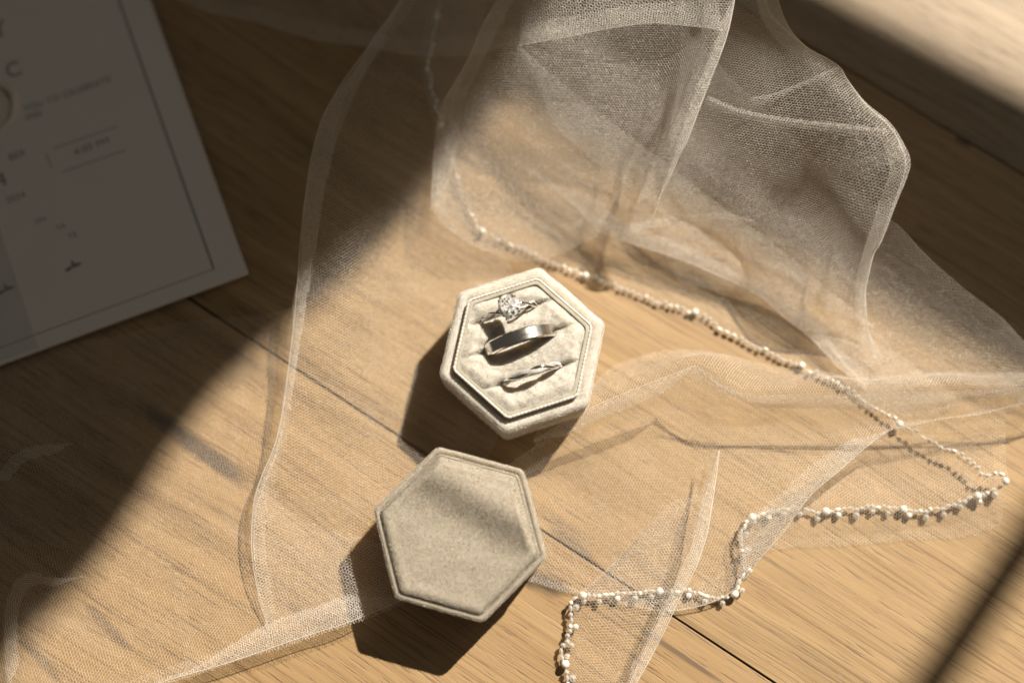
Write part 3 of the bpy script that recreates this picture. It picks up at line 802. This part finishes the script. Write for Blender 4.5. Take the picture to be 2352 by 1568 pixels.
# low sheet at the left, its folded hem along the bottom
sheet([[(-90, 800, 1), (150, 790, 1), (400, 740, 1.2), (600, 720, 2), (690, 700, 5)],
       [(-90, 930, 4), (150, 920, 3), (400, 880, 2.5), (560, 860, 4), (680, 840, 7)],
       [(-90, 1060, 9), (40, 1030, 10), (200, 1040, 4), (400, 1050, 3), (660, 1000, 6)],
       [(-90, 1200, 3), (100, 1180, 3), (300, 1180, 3), (500, 1200, 4), (640, 1150, 5)],
       [(-90, 1330, 5), (60, 1310, 9), (200, 1320, 4), (400, 1330, 3), (640, 1300, 5), (800, 1280, 4), (900, 1260, 1)],
       [(-80, 1420, 2), (15, 1400, 7), (200, 1440, 3), (420, 1440, 4), (640, 1410, 6), (830, 1350, 6), (930, 1310, 1)],
       [(-40, 1700, 1), (100, 1680, 2), (300, 1600, 4), (520, 1522, 6), (700, 1460, 6), (800, 1428, 6), (936, 1372, 2)],
       [(-40, 1660, .6), (100, 1640, 1), (300, 1560, 3), (520, 1482, 4), (624, 1425, 3.5), (790, 1365, 3), (910, 1318, 1)]], ang=.35, seed=1, rad=.035)
# standing fold left of the box
sheet([[(985, -40, 20), (900, 90, 20), (800, 215, 19), (765, 360, 17), (735, 520, 15), (700, 740, 11), (668, 880, 9), (640, 1010, 7), (615, 1120, 5), (612, 1260, 3), (635, 1400, 1)],
       [(945, -40, 24), (885, 55, 24), (830, 130, 24), (780, 200, 23), (740, 275, 22), (718, 350, 21), (705, 430, 20), (690, 560, 18), (684, 640, 17), (674, 750, 15), (662, 850, 13), (648, 950, 12), (628, 1030, 11), (600, 1095, 10), (582, 1160, 9), (578, 1260, 7), (592, 1360, 4), (615, 1440, 1)],
       [(1010, -40, 27), (940, 90, 27), (860, 220, 26), (810, 360, 24), (785, 520, 21), (765, 700, 17), (745, 850, 13), (725, 1000, 10), (690, 1100, 8), (660, 1200, 6), (650, 1320, 4), (670, 1420, 2)],
       [(1090, -40, 28), (1030, 110, 26), (960, 260, 22), (920, 400, 16), (900, 540, 10), (890, 700, 6), (880, 850, 4), (870, 1000, 4), (840, 1120, 5), (790, 1230, 6), (790, 1320, 6), (810, 1410, 5)],
       [(1130, -40, 28), (1100, 100, 26), (1050, 230, 20), (1050, 380, 9), (1085, 505, 2), (1170, 600, 1), (1200, 720, .8), (1200, 880, .8), (1150, 1000, .8), (1080, 1130, .8), (1040, 1230, .8), (1000, 1300, .8), (960, 1365, .8)]], ang=.2, seed=2)
# shaded layer along the top
sheet([[(350, -60, 4), (640, 30, 5), (960, 85, 6), (1180, 60, 6)],
       [(330, -35, 8), (500, 30, 9), (640, 65, 10), (830, 110, 11), (960, 128, 11), (1080, 125, 11), (1195, 100, 12)],
       [(330, -130, 12), (700, -90, 14), (1000, -60, 16), (1250, -70, 20)]], ang=.5, seed=3, ns=26, nt=14)
# centre-top cloth rising into the upright pleat
sheet([[(1195, -40, 22), (1150, 60, 22), (1100, 160, 18), (1060, 250, 12), (1050, 340, 10), (1030, 420, 9), (1022, 470, 8)],
       [(1165, -40, 30), (1116, 46, 29), (1078, 126, 26), (1037, 201, 21), (1011, 252, 18), (998, 330, 16), (992, 400, 15), (994, 480, 14)],
       [(1250, -40, 36), (1215, 80, 34), (1180, 180, 30), (1140, 280, 23), (1100, 380, 17), (1062, 470, 14), (1036, 533, 13)],
       [(1350, -40, 40), (1330, 80, 37), (1310, 180, 33), (1290, 280, 26), (1250, 380, 18), (1185, 490, 13), (1110, 577, 10)],
       [(1470, -40, 40), (1455, 100, 37), (1440, 200, 34), (1420, 300, 30), (1380, 410, 20), (1310, 510, 12), (1235, 602, 4)],
       [(1585, -40, 42), (1580, 60, 42), (1562, 130, 41), (1535, 200, 39), (1510, 280, 36), (1495, 340, 32), (1470, 430, 22), (1425, 525, 12)],
       [(1640, -40, 50), (1630, 60, 50), (1605, 150, 48), (1575, 230, 46), (1548, 310, 42), (1525, 390, 35), (1488, 490, 24), (1470, 530, 14)],
       [(1695, -40, 50), (1669, 84, 49), (1625, 198, 46), (1581, 317, 42), (1546, 388, 36), (1511, 475, 26), (1498, 519, 20)],
       [(1660, -40, 42), (1645, 60, 42), (1610, 180, 39), (1572, 300, 36), (1540, 380, 30), (1508, 475, 22), (1496, 520, 17)]], ang=-.25, seed=4, nt=34, ns=24, wr=.3, rad=.054, cell=.84)
# billow at the upper right
sheet([[(1560, -40, 30), (1560, 120, 30), (1540, 280, 26), (1510, 420, 18), (1520, 560, 8), (1560, 650, 3)],
       [(1700, -40, 36), (1690, 120, 38), (1680, 280, 36), (1680, 420, 28), (1700, 560, 14), (1760, 690, 4)],
       [(1755, -40, 36), (1780, 100, 40), (1810, 240, 42), (1830, 370, 38), (1850, 500, 28), (1880, 640, 14), (1940, 800, 3)],
       [(1772, -40, 34), (1815, 60, 38), (1880, 150, 44), (1950, 260, 48), (1985, 370, 47), (1965, 500, 39), (1940, 620, 25), (1960, 740, 11), (2000, 840, 3)],
       [(1748, -40, 28), (1766, 26, 30), (1801, 66, 33), (1854, 110, 37), (1924, 150, 41), (1947, 184, 43), (1986, 238, 45), (2039, 286, 46), (2065, 326, 46), (2080, 374, 46), (2070, 422, 44), (2043, 493, 40), (2017, 559, 34), (2000, 590, 30), (1992, 630, 25), (1985, 680, 18), (1995, 756, 10), (2010, 795, 6), (2030, 834, 3)],
       [(1720, -40, 20), (1760, 60, 22), (1850, 150, 26), (1950, 240, 30), (2020, 320, 32), (2040, 390, 32), (2010, 490, 28), (1980, 580, 20), (1962, 690, 9), (1990, 800, 3)]], ang=.15, seed=5, ns=30, nt=26, wr=.4, rad=.060, cell=.84)
# wide low layer running down to the right
sheet([[(1230, 400, 4), (1400, 505, 5), (1560, 572, 5), (1700, 636, 4), (1850, 725, 3), (2000, 860, 2)],
       [(1205, 380, 6), (1260, 430, 7), (1330, 480, 8), (1380, 522, 8), (1450, 557, 8), (1550, 592, 8), (1650, 632, 7), (1760, 690, 6), (1840, 750, 5), (1900, 810, 4), (1990, 890, 3)],
       [(1190, 100, 26), (1320, 212, 24), (1411, 285, 22), (1554, 391, 18), (1643, 462, 16), (1780, 560, 12), (1900, 660, 9), (2050, 780, 6), (2200, 880, 4)],
       [(1400, 60, 22), (1560, 200, 20), (1700, 330, 16), (1840, 450, 13), (2000, 570, 11), (2150, 720, 9), (2352, 870, 6), (2450, 940, 5)],
       [(1540, 40, 18), (1740, 240, 18), (1900, 385, 17), (2056, 515, 16), (2110, 567, 15), (2164, 617, 14), (2280, 713, 11), (2352, 785, 9), (2460, 880, 7)],
       [(1520, 70, 12), (1720, 265, 12), (1880, 410, 11), (2035, 540, 10), (2140, 645, 9), (2260, 740, 7), (2440, 905, 4)]], ang=-.4, seed=6, ns=36, nt=20, rad=.058, wr=.4)
# pleat at the lower right and the layer that falls from it
sheet([[(1330, 900, 2), (1430, 830, 2), (1600, 800, 2), (1750, 830, 2), (1950, 860, 2), (2352, 850, 2), (2450, 850, 2)],
       [(1225, 1010, 13), (1340, 944, 17), (1450, 895, 18), (1598, 838, 19), (1690, 900, 17), (1800, 904, 17), (1950, 902, 17), (2150, 898, 18), (2352, 888, 19), (2450, 882, 19)],
       [(1225, 1025, 12), (1350, 958, 15), (1460, 918, 16), (1590, 870, 17), (1680, 927, 14), (1800, 937, 13), (1950, 940, 13), (2080, 950, 12), (2200, 927, 14), (2352, 900, 17), (2450, 892, 18)],
       [(1130, 1090, 1.5), (1240, 1050, 7), (1370, 1000, 10), (1500, 960, 10), (1620, 940, 10), (1720, 970, 8), (1850, 990, 8), (2000, 975, 10), (2120, 965, 10), (2250, 945, 12), (2352, 925, 13), (2450, 910, 13)],
       [(1150, 1150, .8), (1270, 1110, 3), (1400, 1070, 5), (1520, 1050, 5), (1640, 1040, 6), (1760, 1050, 6), (1870, 1040, 8), (1980, 1000, 10), (2080, 972, 11), (2220, 952, 12), (2352, 930, 13), (2450, 912, 13)],
       [(1180, 1240, .8), (1340, 1230, 1.5), (1470, 1210, 3), (1580, 1190, 4), (1690, 1150, 5), (1790, 1110, 7), (1880, 1060, 9), (1990, 1008, 11), (2090, 975, 12), (2220, 954, 12), (2352, 929, 13), (2450, 908, 13)],
       [(1200, 1330, .8), (1400, 1385, 1), (1540, 1402, 2), (1640, 1380, 3), (1695, 1345, 5), (1753, 1274, 7), (1799, 1223, 9), (1828, 1179, 10), (1867, 1131, 11), (1919, 1088, 12), (1991, 1025, 13), (2049, 985, 13), (2116, 976, 13), (2183, 961, 13), (2352, 930, 14), (2450, 906, 14)],
       [(1200, 1315, .6), (1450, 1370, .8), (1650, 1320, 2), (1710, 1255, 4), (1790, 1180, 6), (1870, 1110, 7), (1950, 1040, 8), (2040, 1000, 8), (2120, 990, 8), (2200, 975, 8), (2352, 945, 8), (2450, 925, 8)]], ang=.1, seed=7, ns=40, nt=26, wr=.5)
# hem end at the right
sheet([[(1950, 1010, 4), (2100, 990, 5), (2200, 975, 5), (2310, 955, 5)],
       [(1850, 1120, 3), (2000, 1090, 3), (2150, 1080, 3), (2314, 1070, 4)],
       [(1750, 1190, 3), (1950, 1180, 4), (2150, 1175, 4), (2316, 1112, 6)],
       [(1740, 1240, 1), (1900, 1228, 1), (2100, 1215, 1), (2306, 1180, 2)],
       [(1715, 1268, .4), (1832, 1258, .4), (1922, 1256, .4), (2000, 1248, .4), (2091, 1243, .4), (2221, 1233, .4), (2297, 1208, .5)]], ang=.3, seed=8, ns=26, nt=16, wr=.35)
# corner that points down at the bottom
sheet([[(1450, 1262, 1), (1385, 1340, 1), (1318, 1385, 2), (1304, 1430, 1.5), (1300, 1500, 1.5), (1298, 1620, 1.5)],
       [(1530, 1165, 6), (1462, 1237, 6), (1389, 1310, 6), (1340, 1362, 6), (1345, 1440, 5), (1340, 1520, 4), (1335, 1640, 3)],
       [(1600, 1130, 9), (1550, 1230, 8), (1490, 1340, 8), (1440, 1450, 7), (1400, 1560, 6), (1380, 1660, 5)],
       [(1638, 1080, 11), (1600, 1200, 10), (1560, 1320, 9), (1510, 1440, 9), (1450, 1560, 8), (1420, 1650, 7)],
       [(1652, 1035, 11), (1641, 1122, 12), (1623, 1227, 12), (1597, 1305, 12), (1561, 1373, 11), (1530, 1440, 11), (1493, 1513, 10), (1462, 1568, 10), (1425, 1650, 9)],
       [(1625, 1050, 6), (1590, 1200, 6), (1545, 1320, 5), (1490, 1440, 4), (1430, 1568, 3), (1395, 1650, 3)]], ang=-.2, seed=9, ns=26, nt=18, wr=.4, rad=.044)
# narrow layer that carries the upper beading
sheet([[(990, -40, 12), (968, 130, 8), (995, 290, 3), (1040, 450, 1), (1090, 540, .8), (1250, 612, .8), (1400, 668, .8), (1600, 738, .8), (1750, 815, .8), (1940, 905, .8), (2100, 1000, 1)],
       [(1020, -40, 13), (1000, 130, 9), (1025, 280, 4), (1070, 430, 2), (1130, 520, 1.5), (1270, 585, 1.5), (1420, 640, 1.5), (1620, 712, 1.5), (1770, 785, 1.5), (1960, 875, 1.5), (2120, 975, 2)],
       [(1150, -40, 16), (1130, 130, 12), (1160, 280, 7), (1210, 380, 4), (1300, 450, 3), (1420, 510, 3), (1560, 570, 3), (1740, 640, 2.5), (1880, 720, 2), (2060, 810, 2), (2220, 920, 2)]], ang=.7, seed=10, ns=40, nt=14, wr=.35)
# layer folded down over the top centre
TF = [(1190, 104, 32), (1290, 88, 39), (1400, 66, 44), (1500, 54, 46), (1600, 62, 47), (1660, 70, 48)]
sheet([[(1195, 60, 28), (1290, 40, 35), (1400, 20, 40), (1500, 5, 42), (1650, 0, 44)], TF,
       [(1200, 20, 36), (1310, 0, 43), (1410, -10, 47), (1510, -20, 49), (1650, -20, 51)], [(1210, -60, 37), (1330, -60, 44), (1450, -60, 48), (1650, -60, 51)]], ang=.6, seed=12, ns=26, nt=12, rad=.055, wr=.3)
K1 = [(1725, 232, 43), (1775, 222, 44), (1830, 200, 45), (1880, 178, 45), (1928, 157, 43.5)]
K2 = [(1620, 229, 46), (1690, 258, 44), (1760, 274, 44.5), (1850, 287, 47), (1940, 297, 49), (2040, 308, 47.5)]
# folded-over strips where the cloth doubles, and the thread that finishes its edges
F1 = [(945, -40, 24), (885, 55, 24), (830, 130, 24), (780, 200, 23), (740, 275, 22), (718, 350, 21), (705, 430, 20), (690, 560, 18), (684, 640, 17), (674, 750, 15), (662, 850, 13), (648, 950, 12), (628, 1030, 11), (600, 1095, 10), (582, 1160, 9), (578, 1260, 7), (592, 1360, 4), (615, 1440, 1)]
F1i = [(985, -40, 25), (935, 55, 25), (880, 130, 25), (828, 200, 24), (790, 275, 23), (768, 350, 22), (750, 430, 21), (728, 560, 19), (715, 640, 18), (697, 750, 15.5), (681, 850, 13.5), (664, 950, 12.4), (642, 1030, 11.4), (614, 1095, 10.4), (596, 1160, 9.4), (590, 1260, 7.4), (602, 1360, 4.3), (622, 1440, 1.2)]
H1 = [(300, 1602, 4), (364, 1568, 5), (520, 1522, 6), (700, 1460, 6), (800, 1428, 6), (936, 1372, 2)]
H1i = [(320, 1560, 4), (442, 1532, 5), (520, 1482, 6), (624, 1425, 6), (760, 1378, 6), (905, 1322, 2)]
E2 = [(1480, 1400, 1.5), (1560, 1400, 2), (1640, 1380, 3), (1695, 1345, 5), (1753, 1274, 7), (1799, 1223, 9), (1828, 1179, 10), (1867, 1131, 11), (1919, 1088, 12), (1991, 1025, 13), (2049, 985, 13), (2116, 976, 13), (2183, 961, 13), (2352, 930, 14), (2450, 906, 14)]
E2b = [(1695, 1345, 5), (1753, 1274, 7), (1799, 1223, 9), (1828, 1179, 10), (1867, 1131, 11), (1919, 1088, 12), (1991, 1025, 13), (2049, 985, 13)]
E2i = [(1640, 1300, 5), (1703, 1203, 7), (1741, 1169, 9), (1790, 1136, 10), (1833, 1092, 11), (1885, 1050, 12), (1967, 1000, 13), (2038, 972, 13)]
E3 = [(1652, 1035, 11), (1641, 1122, 12), (1623, 1227, 12), (1597, 1305, 12), (1561, 1373, 11), (1530, 1440, 11), (1493, 1513, 10), (1462, 1568, 10), (1425, 1650, 9)]
R1u = [(1598, 838, 19), (1690, 900, 17.3), (1800, 904, 17.3), (1950, 902, 17.3), (2150, 898, 18.3), (2352, 888, 19.3), (2450, 882, 19.3)]
R1l = [(1598, 850, 18.4), (1690, 928, 14.3), (1800, 938, 13.3), (1950, 941, 13.3), (2080, 949, 12.4), (2200, 927, 14.4), (2352, 900, 17.4), (2450, 892, 18.4)]
O1 = [(1748, -40, 28), (1766, 26, 30), (1801, 66, 33), (1854, 110, 37), (1924, 150, 41), (1947, 184, 43), (1986, 238, 45), (2039, 286, 46), (2065, 326, 46), (2080, 374, 46), (2070, 422, 44), (2043, 493, 40), (2017, 559, 34), (2000, 590, 30), (1992, 630, 25), (1985, 680, 18), (1995, 756, 10), (2010, 795, 6), (2030, 834, 3)]
F3r = [(1695, -40, 50), (1669, 84, 49), (1625, 198, 46), (1581, 317, 42), (1546, 388, 36), (1511, 475, 26), (1498, 519, 20)]
F3i = [(1672, -40, 50.6), (1645, 84, 49.6), (1600, 198, 46.6), (1558, 317, 42.6), (1526, 388, 36.4), (1499, 475, 26), (1490, 519, 20)]
C1 = [(1187, 101, 26.5), (1320, 212, 24.5), (1411, 285, 22.5), (1554, 391, 18.5), (1643, 462, 16.5), (1780, 560, 12.5), (1900, 660, 9.5), (2010, 750, 7)]
C1i = [(1120, 160, 24), (1262, 285, 21), (1340, 352, 19), (1462, 446, 15), (1565, 525, 13), (1718, 622, 10), (1850, 715, 8), (1980, 800, 6)]
L1 = [(18, 1590, 6), (8, 1490, 7.5), (8, 1415, 9), (25, 1350, 10), (62, 1312, 10.5), (125, 1326, 9), (190, 1322, 7)]
L1i = [(58, 1590, 5), (44, 1490, 6.5), (42, 1425, 8), (52, 1375, 9), (80, 1342, 9.5), (130, 1348, 8), (190, 1338, 6.5)]
L2 = [(-20, 1110, 9), (8, 1070, 10.5), (40, 1036, 11), (95, 1020, 10), (170, 1016, 8)]
L2i = [(-10, 1135, 8), (25, 1096, 9.5), (58, 1062, 10), (105, 1046, 9), (170, 1036, 7.5)]
def strip(edge, inner, sd_, cell, rad):
    """doubled fold: dense net between its bright edge and where the under layer runs out, tapering at both ends"""
    A_, B_ = crom_px(edge), crom_px(inner); n = len(A_); B2 = []; M2 = []
    for i, (a, b) in enumerate(zip(A_, B_)):
        w_ = .12+.88*sst(0, .22, i/(n-1))*sst(1, .80, i/(n-1))
        B2.append(tuple(a[k]+(b[k]-a[k])*w_ for k in range(3)))
        M2.append(tuple(a[k]+(b[k]-a[k])*w_*.5+(.4 if k == 2 else 0) for k in range(3)))
    sheet([A_, M2, B2], cell=cell, rad=rad, ang=.3*sd_, seed=sd_, ns=36, nt=8, wr=.12)
for A_, B_, sd_ in ((F1, F1i, 21), (H1, H1i, 22), (E2b, E2i, 23), (F3r, F3i, 25), (C1, C1i, 26), (L1, L1i, 37), (L2, L2i, 38)):
    strip(A_, B_, sd_, .76, .058)
RL = [(1225, 1012, 13), (1340, 945, 17.2), (1450, 896, 18.2), (1598, 839, 19.2)]
RLi = [(1232, 1040, 11.5), (1352, 975, 14.5), (1465, 930, 15.5), (1600, 872, 17)]
E1 = [(1205, 380, 6), (1260, 430, 7), (1330, 480, 8), (1380, 522, 8), (1450, 557, 8), (1550, 592, 8), (1650, 632, 7), (1760, 690, 6), (1840, 750, 5), (1900, 810, 4), (1990, 890, 3)]
E1u = [(1225, 345, 10), (1285, 395, 11), (1350, 440, 11), (1400, 485, 10.5), (1465, 522, 10), (1565, 556, 9.5), (1668, 596, 8.5), (1778, 655, 7.5), (1858, 716, 6.5), (1915, 780, 5), (2000, 870, 3.5)]
CU = [(1376, 522, 9), (1430, 532, 11), (1500, 521, 12.5), (1580, 508, 13), (1660, 502, 13), (1735, 508, 12)]
CUi = [(1385, 500, 9.5), (1432, 512, 11.2), (1500, 503, 12.7), (1580, 492, 13.2), (1660, 488, 13.2), (1735, 496, 12.2)]
PK = [(1598, 838, 19.4), (1640, 862, 18.6), (1690, 900, 17.6)]
PKi = [(1560, 838, 14), (1615, 885, 15), (1680, 930, 14.5)]
E3i = [(1622, 1045, 10.4), (1612, 1122, 11.4), (1594, 1222, 11.4), (1568, 1298, 11.4), (1533, 1366, 10.4), (1502, 1432, 10.4), (1466, 1505, 9.4), (1436, 1560, 9.4), (1400, 1640, 8.4)]
for A_, B_, sd_ in ((RL, RLi, 31), (E1, E1u, 32), (CU, CUi, 33), (PK, PKi, 34), (E3, E3i, 35), (R1u, R1l, 36)):
    strip(A_, B_, sd_, .70, .066)
# two soft creases pinched across the billow
for K_, dy, sd_ in ((K1, 9, 27), (K2, -10, 28)):
    o_ = lambda k, h: [(x-.3*dy*k, y+dy*k, z+h) for x, y, z in crom_px(K_)]
    sheet([o_(-.9, -1.2), o_(0, .5), o_(1.2, -1.0)], cell=.95, rad=.05, ang=.2*sd_, seed=sd_, ns=30, nt=8, wr=.1)
for L_, r_ in ((F1, .13), (H1, .13), (E2[:11], .12), (E3, .14), (O1, .11), (F3r, .15), (TF, .07), (E1, .07), (CU, .08), (RL, .08)):
    tube('edge_thread', [Vector(p)-veil.location for p in crom([tuple(at(*p)) for p in L_], 140)], r_*MM, TULLE, veil, 5)
print('TULLE TRIS', TRI[0], 'PILE', TRIP[0])

# ------------------------------------------------------------------ beading
S_ = lambda L: [(x*.9408, y*.9408, z) for x, y, z in L]
run_a = [(1010, -30, 12), (1000, 60, 11), (985, 130, 9), (990, 200, 7), (1010, 270, 5), (1025, 330, 4), (1040, 380, 3), (1055, 430, 2.2), (1075, 480, 1.8), (1110, 530, 2), (1180, 562, 1.4), (1260, 600, 1.4), (1330, 625, 1.4), (1400, 650, 1.4), (1500, 690, 1.4), (1600, 720, 1.4), (1680, 768, 1.4), (1750, 800, 1.4), (1820, 835, 1.4), (1880, 860, 1.4), (1940, 890, 1.4), (2000, 930, 1.6)] + \
    S_([(2162, 1008, 2.5), (2198, 1034, 3), (2234, 1054, 4), (2269, 1074, 4.5), (2305, 1095, 4.5), (2336, 1103, 5), (2382, 1141, 5), (2402, 1156, 5), (2448, 1161, 5.5), (2462, 1180, 5)])
run_b = S_([(2455, 1184, 4), (2417, 1199, 3), (2370, 1216, 2.4), (2334, 1230, 2.2), (2298, 1240, 2), (2265, 1246, 2), (2209, 1246, 2), (2173, 1238, 2), (2126, 1238, 2), (2071, 1243, 2), (2021, 1249, 2), (1983, 1249, 2), (1952, 1238, 2), (1891, 1249, 2), (1852, 1257, 3), (1825, 1268, 4), (1814, 1293, 4), (1808, 1320, 4), (1814, 1354, 3.6), (1814, 1398, 3), (1797, 1442, 2.4),
            (1786, 1455, 2), (1758, 1461, 2), (1720, 1453, 2), (1686, 1442, 2), (1631, 1442, 2), (1554, 1445, 2), (1476, 1450, 2.5), (1416, 1456, 3), (1393, 1470, 3.2), (1393, 1497, 3), (1388, 1553, 2.6), (1371, 1586, 2.4), (1382, 1636, 2.2), (1384, 1720, 2)])
trim = bpy.data.objects.new('bead_trim', None); COL.objects.link(trim); trim.parent = veil
def ball(name, sub, mat, sy=1.0):
    bm = bmesh.new(); bmesh.ops.create_icosphere(bm, subdivisions=sub, radius=1.0)
    me = bpy.data.meshes.new(name); bm.to_mesh(me); bm.free()
    me.polygons.foreach_set('use_smooth', [True]*len(me.polygons)); me.materials.append(mat); return me
PEARL_ME = ball('pearl', 3, PEARL); SEED_ME = ball('bead', 2, PEARL); CRY_ME = ball('crystal_bead', 1, CRYSTAL)
CRY_ME.polygons.foreach_set('use_smooth', [False]*len(CRY_ME.polygons))
bs = 1.0
def put(me, p, s, d=None):
    o = bpy.data.objects.new(me.name.split('.')[0], me); COL.objects.link(o); o.parent = trim
    o.location = Vector(p)-veil.location
    o.scale = (Vector(s) if isinstance(s, tuple) else Vector((s, s, s)))*MM*bs
    if d is not None: o.rotation_euler = Vector(d).to_track_quat('X', 'Z').to_euler()
    return o
rb = random.Random(5); nb = 0
for ri, run in enumerate((run_a, run_b)):
    bs = (.80, .90)[ri]
    C = crom([tuple(at(*p)) for p in run], 900)
    cord = tube('cord', [Vector(p)-veil.location for p in C[::6]], .13*MM, TULLE, trim, 5)
    s = np.r_[0, np.cumsum(np.linalg.norm(np.diff(C, axis=0), axis=1))]; q = .002; k = 0
    while q < s[-1]:
        p = np.array([np.interp(q, s, C[:, i]) for i in range(3)]); d = np.array([np.interp(q+.0005, s, C[:, i]) for i in range(3)])-p
        dn = Vector(d).normalized(); side = Vector((dn.y, -dn.x, 0))
        if ri == 1: side = Vector((-dn.y, dn.x, 0)) * 1
        p = p + np.array(side)*rb.uniform(-.55, .55)*MM*(1.3 if ri == 0 else .8)
        r = rb.random()
        if k % (13 if ri else 17) == 4: put(PEARL_ME, p, 1.5); adv = 2.7
        elif r < .45: put(CRY_ME if rb.random() < .75 else SEED_ME, p, (1.25, .75, .75), dn); adv = 2.0
        elif r < .8: put(CRY_ME, p, 1.0, dn); adv = 1.6
        else: put(SEED_ME, p, .85); adv = 1.5
        nb += 1
        if ri == 1 and k % 3 == 1:
            pp = Vector(p) + side*(1.7*MM) + Vector((0, 0, -.5*MM))
            if pp.z < .001: pp.z = .001
            put(CRY_ME if k % 4 else SEED_ME, pp, 1.4 if k % 4 == 1 else 1.15); nb += 1
        q += (adv + rb.uniform(0, .35))*MM*(1.12 if ri == 0 else .92); k += 1
print('BEADS', nb)
